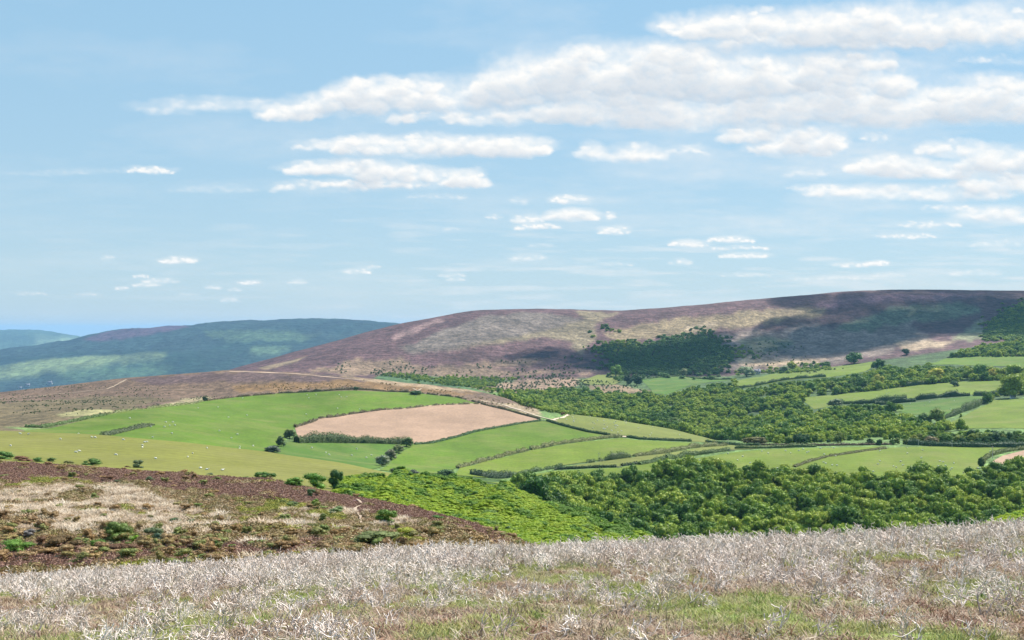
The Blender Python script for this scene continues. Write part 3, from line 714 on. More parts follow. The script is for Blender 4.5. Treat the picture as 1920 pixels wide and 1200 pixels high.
stuff('oak_wood', 'dense dark green wood filling the slope between the sheep fields and the bleached heather', 'wood',
      np.stack([X[rest], Y[rest], Z[rest]-.8], 1), np.stack([W[rest], W[rest], H[rest]], 1), T_wood, 0, pickvar(X[rest], Y[rest], 40))
# the bright spring-green scrub on the spur
X, Y = jgrid(-75, 110, 205, 345, 1.55); px = X/Y*F+CX
lim = np.interp(px, [600,625,700,860,1000,1100,1225,1250], [200,330,338,338,338,338,336,300])
left = np.interp(Y, [205,230,330,345], [700,640,622,625])
ok = (px > left+8*fbm(Y/9, Y*0+5, 2)) & (Y < lim) & (px < 1245)
X, Y = X[ok], Y[ok]; px = px[ok]
n_ = fbm(X/11+3, Y/11, 3); H = 1.6+.8*n_+.8*fbm(X/6, Y/6, 2)+rng.uniform(0, .25, len(X)); H = np.clip(H, .8, 3); W = 2.8+rng.uniform(0, 1.2, len(X))
ok = visible(X, Y, H, 3); X, Y, H, W, px = X[ok], Y[ok], H[ok], W[ok], px[ok]
Z = height(X, Y); py = row(X, Y)
crease_shade = np.abs(py-np.interp(px, [1000,1040,1140], [925,945,1000])) < 9+7*fbm(px/12, px*0, 2)  # band of darker leaf colour standing in for shade in the crease
crease_shade &= px > 985
top = np.array([py[i] < np.interp(px[i], [620,700,860,1000], [902,905,908,940]) and px[i] < 960 for i in range(len(X))])
print('spring scrub', len(X))
darkm = (crease_shade & (rng.random(len(X)) < .85)) | (fbm(X/6+20, Y/9, 3) > .4) | (top & (rng.random(len(X)) < .4))
br = np.where(~darkm)[0]; dk = np.where(darkm)[0]
near_ = br[np.argsort(Y[br])][:110]; br = np.setdiff1d(br, near_)
for i in near_:
    bush((X[i], Y[i], Z[i]-.2), W[i], H[i], SPRING[int(rng.integers(0, 5))], 'bright lime green shrub on the lower edge of the spur above the brown heather', 'lime green shrubs along the edge of the heather', True, 'leafy_shrub')
stuff('spring_scrub', 'bright yellow-green leafy scrub covering the rounded spur in the middle', 'scrub',
      np.stack([X[br], Y[br], Z[br]-.2], 1), np.stack([W[br], W[br], H[br]], 1), T_spr)
T_dk = wood_class([(.045,.09,.012),(.065,.12,.014),(.08,.12,.025)], 'dark_scrub', 4, 13, 1200, .028, -.1, 480)
stuff('dark_scrub', 'bushes coloured darker as shade in the crease, and darker green ones along the top of the bright scrub spur', 'scrub',
      np.stack([X[dk], Y[dk], Z[dk]-.2], 1), np.stack([W[dk], W[dk], H[dk]*1.25], 1), T_dk)
# yellow-green gorse at the right edge behind the bleached heather
X, Y = jgrid(95, 190, 255, 345, 1.9); px = X/Y*F+CX
ok = (px > 1800+14*fbm(Y/9, X/9, 2)); X, Y = X[ok], Y[ok]; H = rng.uniform(1.6, 2.8, len(X))
ok = visible(X, Y, H, 2); X, Y, H = X[ok], Y[ok], H[ok]
T_ye = wood_class([(.22,.26,.015),(.17,.22,.015),(.12,.2,.02)], 'yellow_scrub', 3, 14, 1200, .028, -.1, 490)
stuff('gorse_scrub', 'yellow-green scrub showing over the bleached heather at the right edge', 'scrub',
      np.stack([X, Y, height(X, Y)-.2], 1), np.stack([H*1.2, H*1.2, H], 1), T_ye)
# valley woods between and behind the fields on the right
crest = lambda px: np.interp(px, [930,1050,1150,1250,1350,1400,1500,2500], [1560,1400,1400,1390,1320,1100,965,955])
ytop = lambda px: np.interp(px, [940,1000,1060,1110,1200,1240,1300,1380,1436,1540,1640,1740,1860,1920,2100], [748,737,731,738,742,742,734,724,710,699,688,672,652,640,620])
X, Y = jgrid(-40, 1450, 955, 2700, 8.8); px = X/Y*F+CX; py = row(X, Y)
gate = (px > 940) & (px < 2080) & (Y > crest(px)) & (py > ytop(px)+5*fbm(px/18, px*0, 2)) & (py < 835)
X, Y = X[gate], Y[gate]; H = 9+3.5*fbm(X/40, Y/40, 2)+rng.uniform(-3, 3.5, len(X)); H = np.clip(H+4*(rng.random(len(X)) < .16), 4, 17); px = X/Y*F+CX
H[Y < 1100] *= .72
UP = FIELDS[11:]
gate = ~inf(UP+[[(1640,668),(1760,655),(1800,668),(1735,680),(1700,688),(1660,681)]], X, Y, H, .85)
gate &= visible(X, Y, H, 3) & (fbm(X/45, Y/45, 2) > -.36)
for (spx, sy, sw, sx, sW) in SINGLE:
    gate &= ~((np.hypot(X-sx, Y-sy) < sW*.8) | ((np.abs(px-spx) < sw*.55) & (Y < sy+2) & (Y > sy-45)))
X, Y, H = X[gate], Y[gate], H[gate]; W = H*rng.uniform(.8, 1.2, len(X)); Z = height(X, Y)
px = X/Y*F+CX; print('valley wood', len(X))
o = np.argsort(Y); o = o[(px[o] > 1000) & (px[o] < 1930)]; front = o[:80]; rest = np.setdiff1d(np.arange(len(X)), front)
for i in front:
    if px[i] > 1480: lb, gp = 'mid green hedge-high tree in the belt behind the dark hedge above the lower sheep fields', 'trees in the belt behind the dark lane hedge'
    else: lb, gp = 'rounded green tree at the near edge of the valley wood below the sheep field', 'trees on the near edge of the valley wood'
    tree((X[i], Y[i], Z[i]-.5), W[i], H[i], VALLEY[int(rng.integers(0, 5))], lb, gp)
stuff('valley_wood', 'mixed green woodland winding up the valley between the fields on the right', 'wood',
      np.stack([X[rest], Y[rest], Z[rest]-.9], 1), np.stack([W[rest], W[rest], H[rest]], 1), T_val, 0, pickvar(X[rest], Y[rest], 60))
# bushes and woods at the foot of the purple hill, and on it
def patch(polys, ymin, ymax, sp, h0, h1, name, label, T, dens=1.0, thin=None, fr=1.0, wr=1.0):
    pts = []
    xs = [q[0] for p in polys for q in p]
    X, Y = jgrid((min(xs)-CX)/F*ymin-abs((min(xs)-CX)/F*(ymax-ymin)), (max(xs)-CX)/F*ymax+5, ymin, ymax, sp)
    px = X/Y*F+CX; py = row(X, Y); q = np.zeros(len(X), bool)
    jx = 9*fbm(X/60, Y/60, 2)+fr*rng.normal(size=len(X))*2; jy = 5*fbm(X/60+8, Y/60, 2)+fr*rng.normal(size=len(X))
    for p in polys: q |= inpoly(px+jx, py+jy, p)
    q &= rng.random(len(X)) < dens
    if thin: q &= fbm(X/thin+1, Y/thin+2, 3) > .05
    X, Y = X[q], Y[q]; H = rng.uniform(h0, h1, len(X)); q = visible(X, Y, H, 3); X, Y, H = X[q], Y[q], H[q]
    W = wr*H*rng.uniform(.9, 1.4, len(X)); print(name, len(X))
    stuff(name, label, 'wood', np.stack([X, Y, height(X, Y)-.12*H], 1), np.stack([W, W, H], 1), T)
patch([[(1130,655),(1170,650),(1218,648),(1249,638),(1300,628),(1326,622),(1345,640),(1372,664),(1350,690),(1334,701),(1180,706),(1163,704),(1140,680)]], 2500, 3500, 11, 6, 11,
      'hillside_wood', 'dark blue-green wood in the combe on the purple hill', T_hill, 1, None, 6.0, 1.5)
patch([[(1092,644),(1106,632),(1125,610),(1150,614),(1190,640),(1200,655),(1160,672),(1120,672),(1100,658)],[(1330,625),(1400,655),(1470,680),(1560,690),(1520,700),(1340,702)]], 2400, 3400, 12, 5, 10,
      'hillside_scrub', 'lighter green trees at the sunlit fringe of the combe wood', T_val, .6, 70, 3, 1.3)
patch([[(1846,640),(1850,609),(1874,585),(1920,565),(2000,560),(2000,640)]], 2500, 3500, 12, 6, 11, 'hillside_wood', 'dark wood on the shaded hillside at the right edge', T_val[3:], 1, None, 4, 1.5)
patch([[(720,706),(722,690),(758,698),(815,709),(861,703),(950,697),(1000,689),(1060,698),(950,716),(897,731),(1003,738),(1060,745),(1050,752),(950,744),(880,728),(808,719)]], 1700, 2650, 10, 4, 8,
      'valley_scrub', 'blue-green scrub and young trees along the stream at the foot of the purple hill', T_val, .8)
patch([[(1009,767),(1020,747),(1050,744),(1090,760),(1107,777),(1060,778),(1015,776)]], 1300, 1560, 6, 4, 6,
      'hazel_scrub', 'rounded green scrub knoll beside the track above the sheep field', T_val[:6])
T_low = wood_class([(.05,.075,.03),(.075,.09,.04),(.04,.07,.03)], 'moor_bush', 3, 9, 200, .07, -.1, 520)
patch([[(600,700),(640,685),(760,672),(790,690),(1000,674),(1090,668),(1140,700),(1060,712),(760,706)],[(1380,660),(1440,640),(1500,650),(1560,690),(1640,680),(1500,700),(1400,700)]], 2250, 3300, 11, 3, 7,
      'moor_scrub', 'scattered dark bushes on the lower slopes of the purple hill', T_low, .35, 60)
patch([[(880,728),(1056,700),(1240,735),(1200,745),(1000,742)]], 1700, 2650, 10, 3, 6, 'bracken_scrub', 'scattered bushes on the reddish bracken slope above the valley wood', T_low, .6, 40)
patch([[(-60,735),(120,722),(400,725),(500,735),(330,755),(200,775),(47,806),(-60,806)]], 900, 1590, 5, .9, 2.0, 'moor_scrub', 'dark low gorse and heather bushes on the brown moor behind the green fields', T_low, .3, 35)
patch([[(440,722),(700,712),(900,742),(1000,765),(1010,772),(900,752),(780,734),(640,728),(450,737)]], 1100, 1600, 6, 1, 2.2, 'moor_scrub', 'rough orange-brown bushes along the top of the green fields',
      wood_class([(.10,.085,.03),(.13,.085,.03),(.06,.075,.03)], 'rough_bush', 3, 9, 200, .07, -.1, 530), .6, 30)

# ------------------------------------------------------------------ hedges and hedge banks
def hedge(pts, hpx, wm, col, label, ymin, lump=.35, leaf=.45, name='hedge', ymax=1e6, gap=0, dens=1.0):
    P = [pick(x, y, ymin, ymax) for x, y in pts]; Y = sum(p.y for p in P)/len(P); hm = hpx*Y/F
    L = [0]; g = np.random.default_rng(int(pts[0][0]*7+pts[0][1]))
    for a, b in zip(P, P[1:]): L.append(L[-1]+(Vector(b-a)).xy.length)
    L = np.array(L); xs = np.array([p.x for p in P]); ys = np.array([p.y for p in P]); tot = L[-1]
    n = int(min(14000, dens*tot*(wm+2*hm)/(leaf*leaf*1.1)))
    t = g.uniform(0, tot, n); ph = g.uniform(0, 100)
    top = 1+lump*2.2*fbm(t/(hm*2.2)+ph, t*0+3, 3)
    ok = top > gap; t = t[ok]; top = top[ok]; n = len(t)
    X = np.interp(t, L, xs); Yv = np.interp(t, L, ys); e = 1.0
    dx = np.interp(t+e, L, xs)-np.interp(t-e, L, xs); dy = np.interp(t+e, L, ys)-np.interp(t-e, L, ys)
    q = np.sqrt(dx*dx+dy*dy)+1e-9; sx, sy = -dy/q, dx/q
    a = g.uniform(-.15, math.pi+.15, n); rr = g.uniform(.8, 1.1, n)
    off = np.cos(a)*wm/2*rr*(.8+.4*top); up = np.clip(np.sin(a), 0, 1)**.6*hm*top*rr*.9+g.uniform(0, .25, n)*hm
    X2 = X+sx*off; Y2 = Yv+sy*off; Pn = np.stack([X2, Y2, height(X2, Y2)+up*.95], 1)
    N = np.stack([sx*np.cos(a), sy*np.cos(a), np.abs(np.sin(a))+.2], 1)
    parts = [leaf_quads(Pn, N, leaf*.6, .6, g)]
    k = max(2, int(tot/max(2.0, hm*.8))); ts = np.linspace(0, tot, k+1)         # solid twiggy heart
    V = []; Fc = []
    tp = 1+lump*2.2*fbm(ts/(hm*2.2)+ph, ts*0+3, 3)
    for i, tt in enumerate(ts):
        x = np.interp(tt, L, xs); y = np.interp(tt, L, ys); ddx = np.interp(tt+e, L, xs)-np.interp(tt-e, L, xs); ddy = np.interp(tt+e, L, ys)-np.interp(tt-e, L, ys)
        q = math.hypot(ddx, ddy)+1e-9; ax, ay = -ddy/q, ddx/q; z = float(height(x, y)[0]); hh = hm*tp[i]*.78*(1 if tp[i] > gap else .1)
        for o_, u in ((-.42, -.3), (-.36, .75), (0, 1), (.36, .75), (.42, -.3)):
            V.append((x+ax*o_*wm, y+ay*o_*wm, z+hh*u))
    for i in range(k):
        for j in range(4): Fc.append((5*i+j, 5*i+j+1, 5*i+j+6, 5*i+j+5))
    Fc.append((0,1,2,3)); Fc.append((5*k,5*k+1,5*k+2,5*k+3))
    parts.append((np.array(V), np.array(Fc)))
    V, Fc = join(parts); c = np.array((xs.mean(), ys.mean(), 0)); c[2] = float(height(c[0], c[1])[0])
    o = link(name, mesh_np(name, V-c, Fc, M_leaf), None, c, label, 'hedge', 'hedges between the fields'); o.color = (*col, 1)
    return o
HD = (.04,.07,.025); HM = (.07,.105,.035); HO = (.12,.13,.05); HB = (.10,.085,.045)
hedge([(556,830),(600,829),(660,830),(720,832),(765,833)], 14, 8, (.05,.08,.025), 'thick tall dark hedge along the lower side of the pink ploughed field', 700, .28, .7)
hedge([(553,802),(600,785),(653,778),(720,769)], 4, 2.5, HB, 'thin low hedge along the upper left side of the pink ploughed field', 800, .6, .6, gap=.6)
hedge([(722,769),(800,762),(850,759),(897,758)], 3, 2.5, HB, 'thin low hedge along the top of the pink ploughed field', 800, .6, .6, gap=.6)
hedge([(778,834),(807,832),(880,813),(907,807),(960,798),(1013,790)], 4, 3, HD, 'dark clipped hedge along the lower right side of the pink ploughed field', 800, .2, .6)
hedge([(903,758),(940,767),(985,779),(1013,787)], 4, 2.5, HB, 'low hedge bank between the ploughed field and the white track', 900, .3, .6)
hedge([(1026,790),(1060,800),(1099,810),(1130,815),(1156,819)], 5, 3.5, HD, 'dark curving hedge from the track end down the sheep field', 850, .15, .6)
hedge([(1177,820),(1200,824),(1240,826),(1296,828)], 5, 3.5, HD, 'dark hedge between the sheep field and the strip below it', 850, .15, .6)
hedge([(1324,829),(1345,831),(1365,834),(1390,836),(1425,836)], 5, 3.5, HD, 'dark hedge at the right corner of the sheep field', 850, .2, .6)
hedge([(1165,820),(1130,822),(1085,828),(1040,834),(995,843)], 6, 4, HO, 'olive hedge running down left from the field gate', 700, .4, .6)
hedge([(990,844),(950,853),(916,863),(880,871),(858,878)], 5, 3.5, HO, 'ragged lower end of the olive hedge beside the pale path', 650, .6, .6, gap=.5)
hedge([(1360,836),(1299,840),(1248,849),(1190,856)], 7, 5, HO, 'bushy hedge left of the lane between two narrow strips', 700, .5, .6)
hedge([(1180,858),(1147,862),(1100,868),(1057,874)], 8, 4.5, HM, 'broken row of bushes continuing the hedge between the narrow strips', 700, .9, .6, gap=.55)
hedge([(1052,876),(1017,882),(972,890),(950,893)], 7, 4.5, HM, 'hedge leading down to the dark bushes near the bright scrub', 650, .5, .6)
hedge([(955,894),(930,896),(905,894),(882,890)], 15, 7, (.035,.06,.03), 'clump of dark tall bushes at the low corner of the strip fields', 600, .5, .7)
hedge([(1040,881),(1080,879),(1120,877),(1156,876)], 5, 3.5, (.03,.05,.02), 'black-green clipped hedge below the narrow strip', 650, .1, .6)
hedge([(1166,874),(1196,870)], 5, 3.5, (.03,.05,.02), 'short black-green hedge right of the field gap', 650, .1, .6)
hedge([(1199,872),(1225,867),(1246,862)], 8, 5, HM, 'olive green hedge climbing right from the short black one', 650, .3, .6)
hedge([(1249,862),(1285,856),(1330,850),(1367,845)], 9, 5, HM, 'thick clipped green hedge climbing to the lane', 650, .3, .6)
hedge([(1378,842),(1420,841),(1480,839),(1530,838)], 6, 4.5, HM, 'green hedge beside the lane above the left sheep field', 700, .3, .6)
hedge([(1420,835),(1480,836),(1540,836),(1600,835),(1672,834)], 4, 3, HB, 'thin dark line of hedge along the lane', 850, .2, .6)
hedge([(1490,876),(1515,867),(1550,857),(1600,850),(1661,842)], 4, 3, HO, 'curving olive hedge between the two lower sheep fields', 650, .25, .5)
hedge([(1703,834),(1760,837),(1830,839),(1890,839),(1960,839)], 10, 7, (.03,.06,.025), 'thick dark lane hedge above the right sheep field', 850, .25, .7)
hedge([(1840,872),(1842,864),(1855,855),(1880,848),(1915,843),(1960,840)], 6, 4, (.09,.11,.035), 'hedge curving round the far-right ploughed field', 650, .3, .5)
hedge([(47,808),(80,802),(120,794),(160,786),(197,779)], 5, 4, (.085,.125,.04), 'green hedge bank at the left tip of the big green field', 800, .25, .6)
hedge([(198,779),(240,771),(300,764),(340,760),(380,753)], 3, 2.5, HO, 'broken scrubby hedge along the top left of the big green field', 800, .8, .6, gap=.5)
hedge([(388,752),(430,746),(500,740),(520,739)], 3, 2.5, HB, 'thin dark hedge along the top of the big green field', 800, .6, .6, gap=.5)
hedge([(522,738),(600,734),(680,731),(773,736)], 4, 3, HB, 'dark hedge line between the brown moor and the big green field', 1000, .5, .6)
hedge([(775,737),(830,742),(870,748),(900,756)], 3, 2.5, HB, 'thin hedge at the upper right of the big green field', 1000, .6, .6, gap=.5)
hedge([(195,818),(225,811),(250,805),(284,798)], 6, 5, (.07,.085,.04), 'short dark hedge standing alone inside the big green field', 600, .35, .6)
hedge([(1640,761),(1680,756),(1717,753)], 8, 5, HD, 'dark hedge along the left of the narrow dark green field', 1000, .4, .7)
hedge([(1575,757),(1620,757),(1661,754),(1700,751)], 12, 7, HD, 'tall dark hedge under the upper pasture', 1000, .5, .7)
hedge([(1700,752),(1740,748),(1780,744),(1819,742)], 8, 5, HD, 'dark hedge continuing right under the upper pasture', 1000, .6, .7)
hedge([(1828,742),(1850,742),(1885,741)], 9, 6, (.045,.075,.03), 'dark hedge leading left from the big oak', 1000, .3, .7)
hedge([(1770,785),(1790,778),(1820,767),(1855,752)], 10, 6, HM, 'bushy hedge climbing between two fields on the right', 1000, .5, .7)
hedge([(1380,726),(1397,727),(1464,714),(1549,707)], 5, 4, HM, 'hedge along the lower side of the long pale field', 1400, .5, .8)
hedge([(1700,725),(1735,721),(1764,717)], 8, 5, HD, 'dark hedge below the bright yellow tree', 1300, .3, .7)
hedge([(1768,716),(1800,714),(1850,713),(1882,712)], 4, 3, HD, 'low dark hedge below the row of round trees', 1300, .3, .7)
hedge([(1775,671),(1830,667),(1900,668),(1960,668)], 3, 3, HB, 'thin dark hedge along the top of the highest right field', 1700, .2, .9)
hedge([(1380,711),(1340,712),(1282,706),(1205,712)], 3, 4, HM, 'hedge line along the far side of the middle meadow', 1700, .5, .9)

# ------------------------------------------------------------------ sheep
def sheep_mesh(seed, graze=True):
    g = np.random.default_rng(seed); parts = [ball((0,0,.62), (.62,.33,.34), 12, 8)]
    parts.append(ball((.28,0,.66), (.33,.27,.29), 10, 6))
    if graze: parts += [tube([(.45,0,.68),(.68,0,.48),(.78,0,.28)], [.17,.12,.09], 8), ball((.84,0,.17), (.15,.085,.11), 8, 6)]
    else: parts += [tube([(.45,0,.72),(.62,0,.88),(.7,0,.95)], [.18,.13,.1], 8), ball((.8,0,.97), (.17,.09,.11), 8, 6)]
    hz = .2 if graze else 1.02; hx = .76 if graze else .7
    for s in (-1, 1):
        parts.append(ball((hx, s*.12, hz), (.035,.09,.05), 6, 4))
        parts.append(tube([(.33,s*.16,.45),(.34,s*.16,.2),(.35,s*.16,.0)], [.075,.05,.045], 6))
        parts.append(tube([(-.38,s*.16,.45),(-.43,s*.16,.22),(-.39,s*.16,.0)], [.09,.055,.045], 6))
    parts.append(tube([(-.58,0,.72),(-.68,0,.6),(-.68,0,.42)], [.07,.06,.03], 6))
    V, Fc = join(parts); V[:,:2] += .015*g.normal(size=V[:,:2].shape)*(V[:,2:3] > .4)
    return V, Fc
M_wool = plain_mat('wool', (.78,.74,.64))
SHEEP = [mesh_np('sheep', *sheep_mesh(i, i % 3 != 2), M_wool, True) for i in range(3)]
def sheep(px, py, ymin, label, group, s=1.25):
    p = pick(px, py, ymin); p.z += .33 if p.y > 600 else 0
    o = link('sheep', SHEEP[int(rng.integers(0, 3))], None, p, label, 'sheep', group)
    a = rng.choice([0, math.pi])+rng.normal()*.7; o.rotation_euler = (0, 0, a); o.scale = (s if p.y > 600 else .72,)*3
for (x, y) in [(38,791),(53,807),(113,825),(142,850),(148,848),(172,775),(178,820),(231,818),(275,793),(271,831),(267,837),(267,841),(217,855),(292,862),(352,859),(361,852),(388,820),(388,883),(417,884),(376,880),(20,838)]:
    y2 = max(y, np.interp(x, [0,200,400,600], [813,823,843,872])); sheep(x, y2, 260, 'white sheep grazing on the olive pasture behind the near heather', 'sheep on the olive pasture')
def flock(poly, n, ymin, label, group, y_hi=None):
    xs = [p[0] for p in poly]; ys = [p[1] for p in poly]; k = 0
    cl = [(rng.uniform(min(xs), max(xs)), rng.uniform(min(ys), max(ys))) for _ in range(max(2, n//5))]
    for _ in range(n*60):
        if k >= n: break
        if rng.random() < .5: c = cl[int(rng.integers(0, len(cl)))]; x, y = c[0]+rng.normal()*28, c[1]+rng.normal()*6
        else: x, y = rng.uniform(min(xs), max(xs)), rng.uniform(min(ys), max(ys))
        if y_hi is not None and y < y_hi: continue
        if inpoly(np.array([x]), np.array([y]), poly)[0] and inpoly(np.array([x]), np.array([y+3]), poly)[0] and inpoly(np.array([x]), np.array([y-2]), poly)[0]:
            sheep(x, y, ymin, label, group, 1.1); k += 1
flock(fA, 34, 620, 'white sheep scattered over the big bright green field', 'sheep on the big green field')
flock([(560,836),(740,838),(690,868),(600,860)], 7, 620, 'white sheep in the small field under the thick dark hedge', 'sheep under the thick hedge')
flock(fE, 44, 850, 'white sheep on the dull green field right of the white track', 'sheep beside the white track')
flock(fH, 40, 700, 'white sheep on the left one of the two lower sheep fields', 'sheep on the left lower field')
flock(fI, 38, 700, 'white sheep on the right one of the two lower sheep fields', 'sheep on the right lower field')
flock([(1660,760),(1819,745),(1850,747),(1774,775),(1717,774)], 9, 1000, 'white sheep on the narrow dark green field on the right', 'sheep on the narrow field')
flock([(1560,744),(1800,720),(1860,722),(1740,740),(1600,752)], 5, 1000, 'white sheep on the upper right pasture', 'sheep on the upper right pasture')

# ------------------------------------------------------------------ poles and small buildings
M_pole = plain_mat('weathered_pole', (.5,.47,.42))
def pole(px, py, hpx, ymin, label):
    p = pick(px, py, ymin); h_ = hpx*p.y/F
    V, Fc = join([tube([(0,0,-.3),(0,0,h_*.5),(0,0,h_)], [.22,.19,.16], 8), ball((0,0,h_), (.17,.17,.05), 8, 4)])
    e = link('utility_pole', mesh_np('utility_pole', V, Fc, M_pole), None, p, label, 'pole', 'utility poles crossing the fields')
    Vb, Fb = ball((0,0,0), (1.0,.09,.09), 4, 2)
    V2 = np.array([(x,y,z) for x in (-1.0,1.0) for y in (-.07,.07) for z in (-.09,.09)])+np.array([0,-.22,h_*.93])
    F2 = np.array([(0,1,3,2),(4,6,7,5),(0,4,5,1),(2,3,7,6),(0,2,6,4),(1,5,7,3)])
    link('crossarm', mesh_np('crossarm', V2, F2, M_pole), e)
for a in [(1123,860,11,700,'pale pole in the strip field near the broken row of bushes'),(1365,836,12,850,'pale pole at the lane corner of the sheep field'),
          (1722,838,14,850,'pale pole in front of the lane hedge, left of two others'),(1785,839,14,850,'pale pole in front of the lane hedge between two others'),
          (1861,860,24,700,'tall pale pole beside the hedge of the far-right ploughed field'),(1663,733,9,1200,'pale pole by the orange-yellow tree')]: pole(*a)
M_wall = plain_mat('white_render', (.75,.72,.66)); M_slate = plain_mat('slate_roof', (.16,.16,.18)); M_glass = plain_mat('window_glass', (.03,.04,.05), .15); M_door = plain_mat('painted_door', (.1,.13,.12))
def boxm(x0, x1, y0, y1, z0, z1):
    V = np.array([(x, y, z) for x in (x0, x1) for y in (y0, y1) for z in (z0, z1)], float)
    return V, np.array([(0,1,3,2),(4,6,7,5),(0,4,5,1),(2,3,7,6),(0,2,6,4),(1,5,7,3)])
def cottage(px, py, wpx, ymin, label, rz=.2, hr=.45, lift=0):
    p = pick(px, py, ymin); w = wpx*p.y/F; d = w*.55; hh = w*hr; p.z += lift
    e = link('cottage', None, None, p, label, 'house'); e.rotation_euler = (0, 0, rz)
    V = np.array([(-w/2,-d/2,-3),(w/2,-d/2,-3),(w/2,d/2,-3),(-w/2,d/2,-3),(-w/2,-d/2,hh),(w/2,-d/2,hh),(w/2,d/2,hh),(-w/2,d/2,hh),(-w/2,0,hh*1.6),(w/2,0,hh*1.6)])
    link('wall', mesh_np('wall', *join([(V[:8], np.array([(0,1,5,4),(1,2,6,5),(2,3,7,6),(3,0,4,7),(3,2,1,0)])), (V[[4,7,8,8]], np.array([(0,1,2,3)])), (V[[5,9,9,6]], np.array([(0,1,2,3)]))]), M_wall), e)
    r = .08*w; t = .04*w
    Vr = np.array([(-w/2-r,-d/2-r,hh-t),(w/2+r,-d/2-r,hh-t),(w/2+r,0,hh*1.62+t),(-w/2-r,0,hh*1.62+t),(w/2+r,d/2+r,hh-t),(-w/2-r,d/2+r,hh-t)])
    Fr = np.array([(0,1,2,3),(3,2,4,5)])
    V2 = np.concatenate([Vr, Vr+np.array([0,0,t])]); F2 = np.concatenate([Fr+6, Fr[:,::-1], np.array([(0,1,7,6),(1,2,8,7),(2,4,10,8),(4,5,11,10),(5,3,9,11),(3,0,6,9)])])
    ro = link('roof', mesh_np('roof', V2, F2, M_slate), e)
    link('chimney', mesh_np('chimney', *boxm(w*.3, w*.4, -.05*w, .05*w, hh*1.4, hh*2.0), M_wall), ro)
    for x in (-.33, .08, .33): link('window', mesh_np('window', *boxm(x*w-.06*w, x*w+.06*w, -d/2-.02*w, -d/2+.01, hh*.45, hh*.8), M_glass), e)
    link('door', mesh_np('door', *boxm(-.17*w, -.08*w, -d/2-.02*w, -d/2+.01, 0, hh*.6), M_door), e)
cottage(52,725,7,8900,'white cottage far off in the wooded valley, left of two', .3)
cottage(94,721,8,8900,'white cottage far off in the wooded valley, right of two', -.2)
cottage(38,729,5,8900,'small white cottage at the far left of the valley houses', .5)
cottage(1419,702,12,1600,'white cottage half hidden by the broad pale tree under the shaded hill', .1)
cottage(1899,747,9,1100,'low white shed under the big oak near the right edge', 0)
# dark wooden gates in the lower hedges
M_gate = plain_mat('grey_gate', (.36,.33,.29))
def gate(px, py, wpx, ymin, label):
    p = pick(px, py, ymin); w = max(3.2, wpx*p.y/F)
    e = link('field_gate', None, None, p, label, 'gate')
    for s in (-1, 1): link('gate_post', mesh_np('gate_post', *boxm(s*w/2-.12, s*w/2+.12, -.12, .12, -.3, 1.5), M_gate), e)
    link('gate_rails', mesh_np('gate_rails', *join([boxm(-w/2+.12, w/2-.12, -.04, .04, z, z+.12) for z in (.3,.55,.8,1.05,1.28)]), M_gate), e)
gate(1161,878,8,700,'grey field gate in the gap of the black-green clipped hedge')
gate(1372,846,10,700,'grey field gate where the thick clipped hedge meets the lane')
gate(1018,790,8,900,'grey field gate at the right tip of the ploughed field')

# ------------------------------------------------------------------ moor plants on the left slope (60 to 200 m away)
def moor_tuft(seed, n, size, r, h_, up):
    g = np.random.default_rng(seed); P = g.normal(size=(n, 3))*np.array([r, r, 0]); P = np.clip(P, -2*r, 2*r)
    d = np.sqrt(P[:,0]**2+P[:,1]**2)/(2*r); P[:,2] = h_*(1-d*d)*g.uniform(.35, 1, n)
    N = np.stack([P[:,0]/r, P[:,1]/r, np.full(n, up)], 1); N /= np.linalg.norm(N, axis=1)[:,None]
    parts = [leaf_quads(P, N, size, .8, g), ball((0,0,0), (1.3*r, 1.3*r, .62*h_), 8, 4)]
    return join(parts)
def tuft_class(nm, cs, n, size, r, h_, up, k=4, seed=600):
    m_ = leaf_mat(nm+'_leaves', cs, trans=.12, k=1.6, var=(.8,1.2)); return [mesh_np(nm, *moor_tuft(seed+i, n, size, r, h_, up), m_) for i in range(k)]
def blades(seed, n, L, r, w, lean):
    g = np.random.default_rng(seed); V = []; Fc = []
    for i in range(n):
        a = g.uniform(0, 6.28); rr = r*math.sqrt(g.uniform(0, 1)); x, y = rr*math.cos(a), rr*math.sin(a); l = L*g.uniform(.5, 1.2); b = g.uniform(0, 6.28); q = lean*g.uniform(.3, 1.3)
        dx, dy = math.cos(b), math.sin(b); k = len(V)
        V += [(x-dy*w, y+dx*w, 0),(x+dy*w, y-dx*w, 0),(x+dx*q*l*.4+dy*w*.7, y+dy*q*l*.4-dx*w*.7, l*.6),(x+dx*q*l*.4-dy*w*.7, y+dy*q*l*.4+dx*w*.7, l*.6)]
        Fc.append((k, k+1, k+2, k+3)); k = len(V)
        V += [V[-2], V[-1], (x+dx*q*l-dy*w*.15, y+dy*q*l+dx*w*.15, l*.95), (x+dx*q*l+dy*w*.15, y+dy*q*l-dx*w*.15, l*.95)]
        Fc.append((k+1, k, k+3, k+2))
    return np.array(V), np.array(Fc)
def slope_sel(X, Y, ref, tol):
    """points whose land colour is near ref"""
    c = np.clip(((X/Y*F+CX-cols[0])/2.5).round().astype(int), 0, NCOL-1)
    r = np.array([np.searchsorted(LY[:, k], ly) for k, ly in zip(c, np.log(Y))]); r = np.clip(r, 0, NR-1)
    b_ = base[r, c]; return np.abs(b_-np.array(ref)).sum(1) < tol
X, Y = jgrid(-110, 10, 48, 205, .62); px = X/Y*F+CX; py = row(X, Y)
ok = (px > -260) & (px < 990) & visible(X, Y, .5, 3); X, Y = X[ok], Y[ok]
pathp = [pick(x, y, 60, 200) for x, y in [(670,938),(677,947),(668,957),(678,970),(673,980)]]
